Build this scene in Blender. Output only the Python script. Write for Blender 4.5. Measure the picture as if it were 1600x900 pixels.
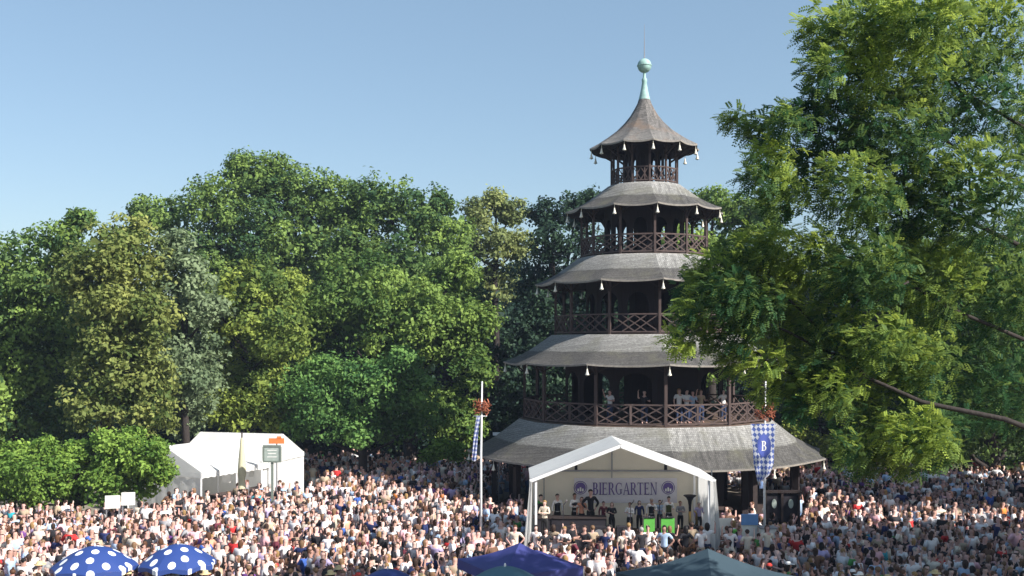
import bpy, bmesh, math, random
import numpy as np
from mathutils import Vector, Matrix
R = math.radians
random.seed(7); rng = np.random.default_rng(7)
scn = bpy.context.scene
for o in list(bpy.data.objects): bpy.data.objects.remove(o)
COL = scn.collection

# ------------------------------------------------------------------ camera
CAMZ = 9.3; F = 1600.0; HOR = 540.0
cam_d = bpy.data.cameras.new('camera'); cam = bpy.data.objects.new('camera', cam_d); COL.objects.link(cam)
cam.location = (0, 0, CAMZ); cam.rotation_euler = (R(90), 0, 0)
cam_d.sensor_width = 36; cam_d.lens = 36; cam_d.shift_y = (HOR-450)/1600.0
cam_d.clip_start = .5; cam_d.clip_end = 3000
scn.camera = cam
def at(px, py, Y): return Vector(((px-800)/F*Y, Y, CAMZ-(py-HOR)/F*Y))

# ------------------------------------------------------------------ light
SUN_EL = 36.0; SUN_AZ = 55.0          # azimuth: from -Y (towards the camera) turning to +X
sd = Vector((math.sin(R(SUN_AZ))*math.cos(R(SUN_EL)), -math.cos(R(SUN_AZ))*math.cos(R(SUN_EL)), math.sin(R(SUN_EL))))
ld = bpy.data.lights.new('sun', 'SUN'); ld.energy = 5.0; ld.angle = R(.5); ld.color = (1, .95, .87)
sun = bpy.data.objects.new('sun', ld); COL.objects.link(sun)
sun.rotation_euler = sd.to_track_quat('Z', 'Y').to_euler(); sun.location = (30, -20, 60)
w = bpy.data.worlds.new('World'); scn.world = w; w.use_nodes = True
nt = w.node_tree; bg = nt.nodes['Background']
sky = nt.nodes.new('ShaderNodeTexSky'); sky.sky_type = 'NISHITA'; sky.sun_disc = False
sky.sun_elevation = R(SUN_EL)
sky.sun_rotation = math.atan2(sd.x, sd.y)
sky.air_density = 1.0; sky.dust_density = 1.3; sky.ozone_density = .9; sky.altitude = 100
skm = nt.nodes.new('ShaderNodeMix'); skm.data_type = 'RGBA'; skm.inputs[0].default_value = .33   # even pale blue mixed in to flatten the sky gradient
nt.links.new(sky.outputs[0], skm.inputs[6]); skm.inputs[7].default_value = (2.35, 3.75, 4.95, 1)
nt.links.new(skm.outputs[2], bg.inputs[0]); bg.inputs[1].default_value = .089
scn.view_settings.view_transform = 'Standard'; scn.view_settings.look = 'None'
scn.view_settings.exposure = 0.82; scn.view_settings.gamma = 1
LIFT_DENSITY = .00028
scn.cycles.volume_bounces = 0
scn.cycles.max_bounces = 6; scn.cycles.diffuse_bounces = 3; scn.cycles.glossy_bounces = 2
scn.cycles.transmission_bounces = 3; scn.cycles.transparent_max_bounces = 4
scn.cycles.caustics_reflective = False; scn.cycles.caustics_refractive = False

# ------------------------------------------------------------------ materials
def newmat(name):
    m = bpy.data.materials.new(name); m.use_nodes = True
    return m, m.node_tree, m.node_tree.nodes['Principled BSDF']
def mat(name, c, rough=.7, noise=.18, scale=6, bump=0, metal=0, trans=0, stretch=(1, 1, 1)):
    m, t, b = newmat(name); N = t.nodes; L = t.links
    b.inputs['Roughness'].default_value = rough; b.inputs['Metallic'].default_value = metal
    b.inputs['Specular IOR Level'].default_value = .3
    tc = N.new('ShaderNodeTexCoord'); mp = N.new('ShaderNodeMapping'); mp.inputs['Scale'].default_value = stretch
    nz = N.new('ShaderNodeTexNoise'); nz.inputs['Scale'].default_value = scale; nz.inputs['Detail'].default_value = 5
    L.new(tc.outputs['Object'], mp.inputs[0]); L.new(mp.outputs[0], nz.inputs[0])
    mx = N.new('ShaderNodeMix'); mx.data_type = 'RGBA'
    mx.inputs[6].default_value = (*[v*(1-noise*1.6) for v in c], 1); mx.inputs[7].default_value = (*[min(1, v*(1+noise*1.6)) for v in c], 1)
    L.new(nz.outputs[0], mx.inputs[0]); L.new(mx.outputs[2], b.inputs['Base Color'])
    if bump:
        bp = N.new('ShaderNodeBump'); bp.inputs['Strength'].default_value = bump; bp.inputs['Distance'].default_value = .03
        L.new(nz.outputs[0], bp.inputs['Height']); L.new(bp.outputs[0], b.inputs['Normal'])
    if trans:
        tr = N.new('ShaderNodeBsdfTranslucent'); ms = N.new('ShaderNodeMixShader'); ms.inputs[0].default_value = trans
        L.new(mx.outputs[2], tr.inputs[0]); L.new(b.outputs[0], ms.inputs[1]); L.new(tr.outputs[0], ms.inputs[2])
        L.new(ms.outputs[0], N['Material Output'].inputs[0])
    return m
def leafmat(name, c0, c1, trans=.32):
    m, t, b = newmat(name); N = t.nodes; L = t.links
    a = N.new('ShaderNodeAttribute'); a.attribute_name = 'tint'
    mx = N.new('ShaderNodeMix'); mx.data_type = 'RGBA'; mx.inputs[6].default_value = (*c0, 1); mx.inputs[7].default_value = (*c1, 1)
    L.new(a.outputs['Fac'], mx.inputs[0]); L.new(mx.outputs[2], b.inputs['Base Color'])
    b.inputs['Roughness'].default_value = .6; b.inputs['Specular IOR Level'].default_value = .12
    tr = N.new('ShaderNodeBsdfTranslucent'); hs = N.new('ShaderNodeHueSaturation')
    hs.inputs['Value'].default_value = 1.25; hs.inputs['Hue'].default_value = .485
    L.new(mx.outputs[2], hs.inputs['Color']); L.new(hs.outputs[0], tr.inputs[0])
    ms = N.new('ShaderNodeMixShader'); ms.inputs[0].default_value = trans
    L.new(b.outputs[0], ms.inputs[1]); L.new(tr.outputs[0], ms.inputs[2]); L.new(ms.outputs[0], N['Material Output'].inputs[0])
    return m
def attrmat(name, kind, rough=.8):      # kind 'object' : the object's own colour ; 'attr' : a per-person colour stored on the mesh
    m, t, b = newmat(name); N = t.nodes; L = t.links
    if kind == 'object':
        a = N.new('ShaderNodeObjectInfo'); c = a.outputs['Color']
    else:
        a = N.new('ShaderNodeAttribute'); a.attribute_name = 'col'; c = a.outputs['Color']
    tc = N.new('ShaderNodeTexCoord'); nz = N.new('ShaderNodeTexNoise'); nz.inputs['Scale'].default_value = 7
    L.new(tc.outputs['Object'], nz.inputs[0])
    mp = N.new('ShaderNodeMapRange'); mp.inputs[3].default_value = .82; mp.inputs[4].default_value = 1.15
    L.new(nz.outputs[0], mp.inputs[0])
    vm = N.new('ShaderNodeVectorMath'); vm.operation = 'SCALE'; L.new(c, vm.inputs[0]); L.new(mp.outputs[0], vm.inputs[3])
    L.new(vm.outputs[0], b.inputs['Base Color']); b.inputs['Roughness'].default_value = rough
    b.inputs['Specular IOR Level'].default_value = .25
    return m
M = {}
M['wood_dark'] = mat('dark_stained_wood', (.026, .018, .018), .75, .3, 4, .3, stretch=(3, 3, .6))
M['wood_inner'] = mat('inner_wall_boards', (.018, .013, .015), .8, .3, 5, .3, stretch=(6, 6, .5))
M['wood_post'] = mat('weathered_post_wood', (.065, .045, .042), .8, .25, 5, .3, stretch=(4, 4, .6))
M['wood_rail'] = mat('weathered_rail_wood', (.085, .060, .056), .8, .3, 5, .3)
M['bell'] = mat('pale_painted_bell', (.72, .68, .58), .45, .1, 8)
M['copper'] = mat('verdigris_copper', (.27, .42, .39), .6, .3, 5, .1)
M['white_metal'] = mat('white_painted_metal', (.75, .75, .76), .4, .05)
M['grey_metal'] = mat('grey_metal', (.3, .3, .32), .45, .1, metal=.5)
M['black'] = mat('black_cloth', (.018, .016, .022), .85, .3)
M['tent'] = mat('white_tent_fabric', (.84, .84, .83), .55, .05, 2, .35, trans=.42)
M['tent_glow'] = mat('glow_tinted_tent_fabric', (.92, .84, .69), .6, .06, 1.5, .3, trans=.42)  # tent fabric with the interior's warm glow put into its colour
M['banner'] = mat('banner_cloth', (.72, .70, .78), .7, .05, 3, trans=.3)
M['purple'] = mat('purple_print', (.13, .09, .28), .7, .1)
M['flagblue'] = mat('blue_print', (.07, .10, .36), .7, .1)
M['pav_blue'] = mat('blue_pavilion_cloth', (.048, .055, .215), .55, .1, 2, .25, trans=.12)
M['pav_grey'] = mat('slate_pavilion_cloth', (.045, .072, .092), .5, .15, 1.5, .35, trans=.1)
M['teal'] = mat('teal_parasol_cloth', (.07, .16, .20), .5, .1, 3, .2, trans=.1)
M['navy'] = mat('navy_parasol_cloth', (.03, .05, .20), .5, .1, 3, .2, trans=.1)
M['orange'] = mat('orange_board', (.75, .20, .06), .6, .1)
M['ribbon'] = mat('rust_red_garland', (.30, .10, .055), .8, .5, 14, .4)
M['cream'] = mat('cream_parasol_cloth', (.66, .62, .42), .7, .08, trans=.2)
M['signgreen'] = mat('grey_green_sign_board', (.32, .37, .34), .6, .2)
M['frame_green'] = mat('frame_grey_green', (.16, .19, .165), .6, .2)
M['green'] = mat('bright_green_cloth', (.10, .38, .06), .7, .1)
M['board'] = mat('white_board', (.72, .71, .68), .6, .1)
M['bluesign'] = mat('blue_sign_head', (.12, .25, .50), .6, .1)
M['brass'] = mat('brass', (.35, .24, .09), .3, .1, metal=.9)
M['bark'] = mat('dark_bark', (.035, .028, .026), .9, .4, 5, .6, stretch=(3, 3, .7))
M['deck'] = mat('deck_boards', (.13, .09, .07), .8, .3, 4)
M['skin'] = attrmat('skin', 'object', .55)
M['cloth'] = attrmat('clothing', 'object', .85)
M['hairm'] = attrmat('hair_strands', 'object', .6)
M['eye'] = mat('dark_eye', (.03, .02, .02), .3, .05)
M['crowd'] = attrmat('crowd_colours', 'attr', .8)
# leaves: (shade tone, light tone)
LM = {
 'ash': leafmat('leaf_yellow_green', (.085, .13, .035), (.33, .36, .11)),
 'grey': leafmat('leaf_grey_green', (.11, .16, .085), (.27, .34, .19)),
 'beech': leafmat('leaf_mid_green', (.045, .10, .04), (.25, .36, .085)),
 'lime': leafmat('leaf_lime_green', (.065, .13, .035), (.26, .37, .085)),
 'chest': leafmat('leaf_chestnut', (.075, .13, .035), (.32, .39, .08)),
 'locust': leafmat('leaf_fresh_green', (.06, .145, .045), (.20, .35, .09)),
 'sparse': leafmat('leaf_pale_olive', (.12, .16, .06), (.34, .38, .14)),
 'dark': leafmat('leaf_dark_green', (.02, .042, .035), (.06, .11, .055), .2),
 'back': leafmat('leaf_deep_green', (.05, .10, .035), (.18, .27, .07)),
 'near': leafmat('leaf_feathery_green', (.035, .095, .04), (.36, .47, .085), .46),
 'bush': leafmat('leaf_bush_green', (.08, .16, .03), (.28, .42, .08)),
}
def shingle_mat():
    m, t, b = newmat('grey_wood_shingles'); N = t.nodes; L = t.links
    uv = N.new('ShaderNodeUVMap'); br = N.new('ShaderNodeTexBrick')
    br.inputs['Scale'].default_value = 1.0; br.inputs['Brick Width'].default_value = .11; br.inputs['Row Height'].default_value = .13
    br.inputs['Mortar Size'].default_value = .012; br.inputs['Bias'].default_value = .1
    br.inputs['Color1'].default_value = (.75, .75, .75, 1); br.inputs['Color2'].default_value = (1.08, 1.08, 1.08, 1); br.inputs['Mortar'].default_value = (.55, .55, .55, 1)
    L.new(uv.outputs[0], br.inputs[0])
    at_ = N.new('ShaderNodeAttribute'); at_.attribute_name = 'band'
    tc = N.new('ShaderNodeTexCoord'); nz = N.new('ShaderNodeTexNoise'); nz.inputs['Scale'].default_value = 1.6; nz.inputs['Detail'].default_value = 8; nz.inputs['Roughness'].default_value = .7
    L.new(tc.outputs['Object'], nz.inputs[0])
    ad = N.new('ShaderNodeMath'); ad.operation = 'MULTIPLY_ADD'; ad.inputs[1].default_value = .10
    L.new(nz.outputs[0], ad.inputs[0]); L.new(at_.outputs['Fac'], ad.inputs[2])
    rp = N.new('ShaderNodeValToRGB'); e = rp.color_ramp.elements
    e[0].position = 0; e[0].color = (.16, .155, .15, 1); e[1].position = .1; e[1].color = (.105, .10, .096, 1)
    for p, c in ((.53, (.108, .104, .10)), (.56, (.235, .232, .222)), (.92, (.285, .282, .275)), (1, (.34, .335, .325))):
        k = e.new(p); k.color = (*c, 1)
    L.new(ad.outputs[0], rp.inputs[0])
    n2 = N.new('ShaderNodeTexNoise'); n2.inputs['Scale'].default_value = 9; n2.inputs['Detail'].default_value = 6; n2.inputs['Roughness'].default_value = .75
    L.new(tc.outputs['Object'], n2.inputs[0])
    mr = N.new('ShaderNodeMapRange'); mr.inputs[1].default_value = .3; mr.inputs[2].default_value = .7; mr.inputs[3].default_value = .55; mr.inputs[4].default_value = 1.42
    L.new(n2.outputs[0], mr.inputs[0])
    m1 = N.new('ShaderNodeVectorMath'); m1.operation = 'MULTIPLY'; L.new(rp.outputs[0], m1.inputs[0]); L.new(br.outputs[0], m1.inputs[1])
    m2 = N.new('ShaderNodeVectorMath'); m2.operation = 'SCALE'; L.new(m1.outputs[0], m2.inputs[0]); L.new(mr.outputs[0], m2.inputs[3])
    # vertical rain streaks running down the slope
    sm = N.new('ShaderNodeMapping'); sm.inputs['Scale'].default_value = (3.2, .35, 1); L.new(uv.outputs[0], sm.inputs[0])
    n4 = N.new('ShaderNodeTexNoise'); n4.inputs['Scale'].default_value = 1.6; n4.inputs['Detail'].default_value = 6; L.new(sm.outputs[0], n4.inputs[0])
    r4 = N.new('ShaderNodeMapRange'); r4.inputs[1].default_value = .35; r4.inputs[2].default_value = .65; r4.inputs[3].default_value = .72; r4.inputs[4].default_value = 1.18; L.new(n4.outputs[0], r4.inputs[0])
    m4 = N.new('ShaderNodeVectorMath'); m4.operation = 'SCALE'; L.new(m2.outputs[0], m4.inputs[0]); L.new(r4.outputs[0], m4.inputs[3]); m2 = m4
    # moss
    n3 = N.new('ShaderNodeTexNoise'); n3.inputs['Scale'].default_value = .9; n3.inputs['Detail'].default_value = 7; L.new(tc.outputs['Object'], n3.inputs[0])
    r3 = N.new('ShaderNodeMapRange'); r3.inputs[1].default_value = .52; r3.inputs[2].default_value = .72; r3.inputs[4].default_value = .45; L.new(n3.outputs[0], r3.inputs[0])
    mx = N.new('ShaderNodeMix'); mx.data_type = 'RGBA'; L.new(r3.outputs[0], mx.inputs[0]); L.new(m2.outputs[0], mx.inputs[6]); mx.inputs[7].default_value = (.15, .145, .10, 1)
    L.new(mx.outputs[2], b.inputs['Base Color']); b.inputs['Roughness'].default_value = .85; b.inputs['Specular IOR Level'].default_value = .2
    bp = N.new('ShaderNodeBump'); bp.inputs['Strength'].default_value = .6; bp.inputs['Distance'].default_value = .03
    L.new(br.outputs[1], bp.inputs['Height']); bp.invert = True; L.new(bp.outputs[0], b.inputs['Normal'])
    return m
M['shingle'] = shingle_mat()
def top_shingle_mat():
    m = M['shingle'].copy(); m.name = 'brown_grey_shingles'; t = m.node_tree
    for n in t.nodes:
        if n.type == 'VALTORGB':
            for e in n.color_ramp.elements: c = e.color; e.color = (.165, .155, .15, 1) if e.position > .12 else (.22, .21, .20, 1)
        if n.type == 'MIX': n.inputs[7].default_value = (.26, .15, .08, 1)
    return m
M['shingle_top'] = top_shingle_mat()
def ground_mat(name, c0, c1, sc):
    m, t, b = newmat(name); N = t.nodes; L = t.links
    tc = N.new('ShaderNodeTexCoord'); nz = N.new('ShaderNodeTexNoise'); nz.inputs['Scale'].default_value = sc; nz.inputs['Detail'].default_value = 8
    L.new(tc.outputs['Object'], nz.inputs[0]); mx = N.new('ShaderNodeMix'); mx.data_type = 'RGBA'
    mx.inputs[6].default_value = (*c0, 1); mx.inputs[7].default_value = (*c1, 1); L.new(nz.outputs[0], mx.inputs[0]); L.new(mx.outputs[2], b.inputs['Base Color'])
    b.inputs['Roughness'].default_value = .95
    return m
M['grass'] = ground_mat('grass_ground', (.03, .05, .015), (.07, .09, .03), .4)
M['gravel'] = ground_mat('gravel_ground', (.17, .145, .11), (.30, .26, .21), 3)
def dots_mat():
    m, t, b = newmat('blue_cloth_with_white_dots'); N = t.nodes; L = t.links
    tc = N.new('ShaderNodeTexCoord'); sp = N.new('ShaderNodeSeparateXYZ'); cb = N.new('ShaderNodeCombineXYZ')
    L.new(tc.outputs['Object'], sp.inputs[0]); L.new(sp.outputs[0], cb.inputs[0]); L.new(sp.outputs[1], cb.inputs[1])
    v = N.new('ShaderNodeTexVoronoi'); v.voronoi_dimensions = '2D'; v.inputs['Scale'].default_value = 2.0; v.inputs['Randomness'].default_value = .35
    L.new(cb.outputs[0], v.inputs[0])
    lt = N.new('ShaderNodeMath'); lt.operation = 'LESS_THAN'; lt.inputs[1].default_value = .25; L.new(v.outputs['Distance'], lt.inputs[0])
    gt = N.new('ShaderNodeMath'); gt.operation = 'GREATER_THAN'; gt.inputs[1].default_value = .07; L.new(v.outputs['Distance'], gt.inputs[0])
    mx = N.new('ShaderNodeMix'); mx.data_type = 'RGBA'; mx.inputs[6].default_value = (.02, .05, .21, 1); mx.inputs[7].default_value = (.74, .76, .80, 1)
    m3 = N.new('ShaderNodeMix'); m3.data_type = 'RGBA'; m3.inputs[6].default_value = (.55, .6, .7, 1); m3.inputs[7].default_value = (.80, .82, .84, 1)
    L.new(gt.outputs[0], m3.inputs[0]); L.new(m3.outputs[2], mx.inputs[7])
    L.new(lt.outputs[0], mx.inputs[0]); L.new(mx.outputs[2], b.inputs['Base Color']); b.inputs['Roughness'].default_value = .6
    return m
M['dots'] = dots_mat()
def lozenge_mat():
    m, t, b = newmat('blue_white_lozenge_cloth'); N = t.nodes; L = t.links
    uv = N.new('ShaderNodeUVMap'); sp = N.new('ShaderNodeSeparateXYZ'); L.new(uv.outputs[0], sp.inputs[0])
    def lin(a, c):
        x = N.new('ShaderNodeMath'); x.operation = 'MULTIPLY'; x.inputs[1].default_value = a; L.new(sp.outputs[0], x.inputs[0])
        y = N.new('ShaderNodeMath'); y.operation = 'MULTIPLY_ADD'; y.inputs[1].default_value = c; L.new(sp.outputs[1], y.inputs[0]); L.new(x.outputs[0], y.inputs[2])
        f = N.new('ShaderNodeMath'); f.operation = 'FLOOR'; L.new(y.outputs[0], f.inputs[0]); return f
    a, c = lin(5.2, 3.0), lin(5.2, -3.6)
    s = N.new('ShaderNodeMath'); s.operation = 'ADD'; L.new(a.outputs[0], s.inputs[0]); L.new(c.outputs[0], s.inputs[1])
    p = N.new('ShaderNodeMath'); p.operation = 'PINGPONG'; p.inputs[1].default_value = 1; L.new(s.outputs[0], p.inputs[0])
    mx = N.new('ShaderNodeMix'); mx.data_type = 'RGBA'; mx.inputs[6].default_value = (.09, .14, .42, 1); mx.inputs[7].default_value = (.66, .68, .76, 1)
    L.new(p.outputs[0], mx.inputs[0]); L.new(mx.outputs[2], b.inputs['Base Color']); b.inputs['Roughness'].default_value = .7
    tr = N.new('ShaderNodeBsdfTranslucent'); L.new(mx.outputs[2], tr.inputs[0]); ms = N.new('ShaderNodeMixShader'); ms.inputs[0].default_value = .3
    L.new(b.outputs[0], ms.inputs[1]); L.new(tr.outputs[0], ms.inputs[2]); L.new(ms.outputs[0], N['Material Output'].inputs[0])
    return m
M['lozenge'] = lozenge_mat()

# ------------------------------------------------------------------ mesh helpers
class MB:
    def __init__(s): s.v = []; s.f = []
    def add(s, vs, fs):
        o = len(s.v); s.v += [tuple(v) for v in vs]; s.f += [tuple(i+o for i in f) for f in fs]; return s
    def box(s, c, d, rz=0, m=None):
        x, y, z = [a/2 for a in d]; q = Matrix.Rotation(rz, 3, 'Z')
        P = [Vector(c)+q@Vector((sx*x, sy*y, sz*z)) for sz in (-1, 1) for sy in (-1, 1) for sx in (-1, 1)]
        if m: P = [m@p for p in P]
        return s.add(P, [(0, 2, 3, 1), (4, 5, 7, 6), (0, 1, 5, 4), (2, 6, 7, 3), (0, 4, 6, 2), (1, 3, 7, 5)])
    def bar(s, a, b, w, h=None, up=(0, 0, 1)):
        h = h or w; a = Vector(a); b = Vector(b); t = (b-a).normalized(); u = Vector(up)
        if abs(t.dot(u)) > .95: u = Vector((1, 0, 0))
        x = t.cross(u).normalized(); y = x.cross(t)
        P = [p+x*(sx*w/2)+y*(sy*h/2) for p in (a, b) for sx, sy in ((-1, -1), (1, -1), (1, 1), (-1, 1))]
        return s.add(P, [(0, 3, 2, 1), (4, 5, 6, 7), (0, 1, 5, 4), (1, 2, 6, 5), (2, 3, 7, 6), (3, 0, 4, 7)])
    def tube(s, pts, rad, n=6):
        pts = [Vector(p) for p in pts]; rings = []
        for i, p in enumerate(pts):
            t = (pts[min(i+1, len(pts)-1)]-pts[max(i-1, 0)]).normalized()
            u = Vector((0, 0, 1)) if abs(t.z) < .9 else Vector((1, 0, 0))
            x = t.cross(u).normalized(); y = x.cross(t); r = rad[i] if hasattr(rad, '__len__') else rad
            rings.append([p+(x*math.cos(2*math.pi*k/n)+y*math.sin(2*math.pi*k/n))*r for k in range(n)])
        vs = [v for r_ in rings for v in r_]; fs = []
        for i in range(len(pts)-1):
            for k in range(n): fs.append((i*n+k, i*n+(k+1) % n, (i+1)*n+(k+1) % n, (i+1)*n+k))
        fs += [tuple(range(n))[::-1], tuple(range((len(pts)-1)*n, len(pts)*n))]
        return s.add(vs, fs)
    def lathe(s, prof, c=(0, 0, 0), n=12, rot=0):
        c = Vector(c); vs = []; fs = []
        for r_, z in prof:
            for k in range(n):
                a = rot+2*math.pi*k/n; vs.append(c+Vector((r_*math.cos(a), r_*math.sin(a), z)))
        for i in range(len(prof)-1):
            for k in range(n): fs.append((i*n+k, i*n+(k+1) % n, (i+1)*n+(k+1) % n, (i+1)*n+k))
        return s.add(vs, fs)
    def mesh(s, name, m=None, smooth=False):
        me = bpy.data.meshes.new(name); me.from_pydata(s.v, [], s.f); me.update()
        if m: me.materials.append(m)
        if smooth: me.polygons.foreach_set('use_smooth', [True]*len(me.polygons))
        return me
    def build(s, name, m, parent=None, smooth=False): return link(name, s.mesh(name, m, smooth), parent)
def link(name, me, parent=None):
    o = bpy.data.objects.new(name, me); COL.objects.link(o); o.parent = parent; return o
def empty(name, loc, rz=0):
    o = bpy.data.objects.new(name, None); o.empty_display_size = .3; COL.objects.link(o); o.location = loc; o.rotation_euler = (0, 0, rz); return o
def tag(o, label=None, cat=None, group=None, kind=None):
    if label: o['label'] = label
    if cat: o['category'] = cat
    if group: o['group'] = group
    if kind: o['kind'] = kind
    return o
def finish(root):                     # make child meshes local to the thing's origin (they were modelled in world space)
    bpy.context.view_layer.update()
def rebase(o, loc):                   # move the mesh's origin
    o.data.transform(Matrix.Translation(-Vector(loc))); o.location = loc; return o

# ------------------------------------------------------------------ ground
b = MB(); b.add([(-900, -300, 0), (900, -300, 0), (900, 1500, 0), (-900, 1500, 0)], [(0, 1, 2, 3)])
tag(b.build('ground', M['grass']), kind='structure')
b = MB(); b.add([(-70, 12, .004), (70, 12, .004), (70, 69, .004), (-70, 69, .004)], [(0, 1, 2, 3)])
tag(b.build('gravel_plaza', M['gravel']), kind='structure')

# ------------------------------------------------------------------ the tower
TX, TY = 7.37, 57.0; NS = 12; A0 = R(1.6)
def vdir(k, off=0.0):                 # direction of corner k ; angle from -Y towards +X
    a = A0+(k+off)*2*math.pi/NS; return Vector((math.sin(a), -math.cos(a), 0))
tower = tag(empty('pagoda_tower', (TX, TY, 0)), 'tall five-tiered wooden pagoda tower with curved grey shingle roofs and copper ball', 'tower')
T = tower
def polar(rad, u, z):                 # u in corner units; stays on the straight side of the 12-gon
    k = math.floor(u); f = u-k; p = vdir(k)*rad*(1-f)+vdir(k+1)*rad*f; p.z = z; return p
def roof(prof, up, m, name='roof', sub=8):
    # prof: list of (radius, z) top -> eave
    vs = []; fs = []; uvs = []; band = []; n = NS*sub; L_ = len(prof)
    d = [0]
    for i in range(1, L_): d.append(d[-1]+math.hypot(prof[i][0]-prof[i-1][0], prof[i][1]-prof[i-1][1]))
    for i, (rad, z) in enumerate(prof):
        w = (i/(L_-1))**2
        for j in range(n+1):
            u = j/sub; f = u-math.floor(u); e = abs(2*f-1)**2.2
            rr = rad*(1-.035*w*(1-e))
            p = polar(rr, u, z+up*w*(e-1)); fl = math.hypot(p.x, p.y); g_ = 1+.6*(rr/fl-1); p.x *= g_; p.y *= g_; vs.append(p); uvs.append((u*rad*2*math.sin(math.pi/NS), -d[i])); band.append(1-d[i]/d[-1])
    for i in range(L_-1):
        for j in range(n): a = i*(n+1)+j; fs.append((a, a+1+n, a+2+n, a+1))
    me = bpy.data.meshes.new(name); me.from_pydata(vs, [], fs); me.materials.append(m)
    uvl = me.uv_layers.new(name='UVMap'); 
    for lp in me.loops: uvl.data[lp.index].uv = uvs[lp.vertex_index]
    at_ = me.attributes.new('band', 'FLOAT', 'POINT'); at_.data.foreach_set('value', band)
    me.polygons.foreach_set('use_smooth', [True]*len(me.polygons))
    o = link(name, me, T)
    # soffit: underside, and a thick thatch-like eave edge
    s = MB(); rim = [vs[(L_-1)*(n+1)+j] for j in range(n)]; t_ = .09
    lo = [v-Vector((0, 0, t_)) for v in rim]; inner = [Vector((v.x*.62, v.y*.62, prof[-1][1]+.03*(prof[0][1]-prof[-1][1]))) for v in rim]
    s.add(rim+lo, [(j, j+n, (j+1) % n+n, (j+1) % n) for j in range(n)])
    e_ = s.build('eave_edge', m_eave, T)
    s = MB(); s.add(lo+inner, [(j, j+n, (j+1) % n+n, (j+1) % n) for j in range(n)]); s.build('soffit', M['wood_dark'], T)
    return o
m_eave = mat('eave_edge_shingle', (.22, .20, .18), .85, .3, 8)
tiers = [  # gallery radius, floor z, rail top z | eave radius, eave z, roof profile (top->eave)
 dict(rg=8.35, zf=.35, rail=None, re=9.85, ze=3.55, top=(6.95, 5.28)),
 dict(rg=6.68, zf=5.30, rail=6.36, re=7.85, ze=8.42, top=(5.18, 9.88)),
 dict(rg=4.95, zf=9.90, rail=10.92, re=6.08, ze=12.70, top=(3.72, 14.12)),
 dict(rg=3.50, zf=14.15, rail=15.17, re=4.40, ze=16.72, top=(2.05, 18.12)),
 dict(rg=1.84, zf=18.14, rail=18.98, re=3.06, ze=20.25, top=(.31, 23.0)),
]
bell_me = None
def bellmesh():
    b = MB(); b.lathe([(.0, .20), (.035, .20), (.05, .12), (.07, 0), (.12, -.13), (.135, -.17), (.0, -.15)], n=10); b.lathe([(.02, .42), (.02, .19)], n=5)
    return b.mesh('bell', M['bell'], True)
bell_me = bellmesh()
clap_me = MB().lathe([(0, -.13), (.03, -.16), (.03, -.22), (0, -.25)], n=6).mesh('clapper', M['grey_metal'])
bar_cache = {}
def unitbar(m): 
    if m.name not in bar_cache: bar_cache[m.name] = MB().box((0, 0, .5), (1, 1, 1)).mesh('bar', m)
    return bar_cache[m.name]
def barobj(name, a, b_, w, parent, m):
    a = Vector(a); b_ = Vector(b_); o = link(name, unitbar(m), parent); o.location = a
    o.rotation_euler = (b_-a).to_track_quat('Z', 'Y').to_euler(); o.scale = (w*random.uniform(.85, 1.2), w*random.uniform(.85, 1.2), (b_-a).length*random.uniform(.985, 1.01)); return o
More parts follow.
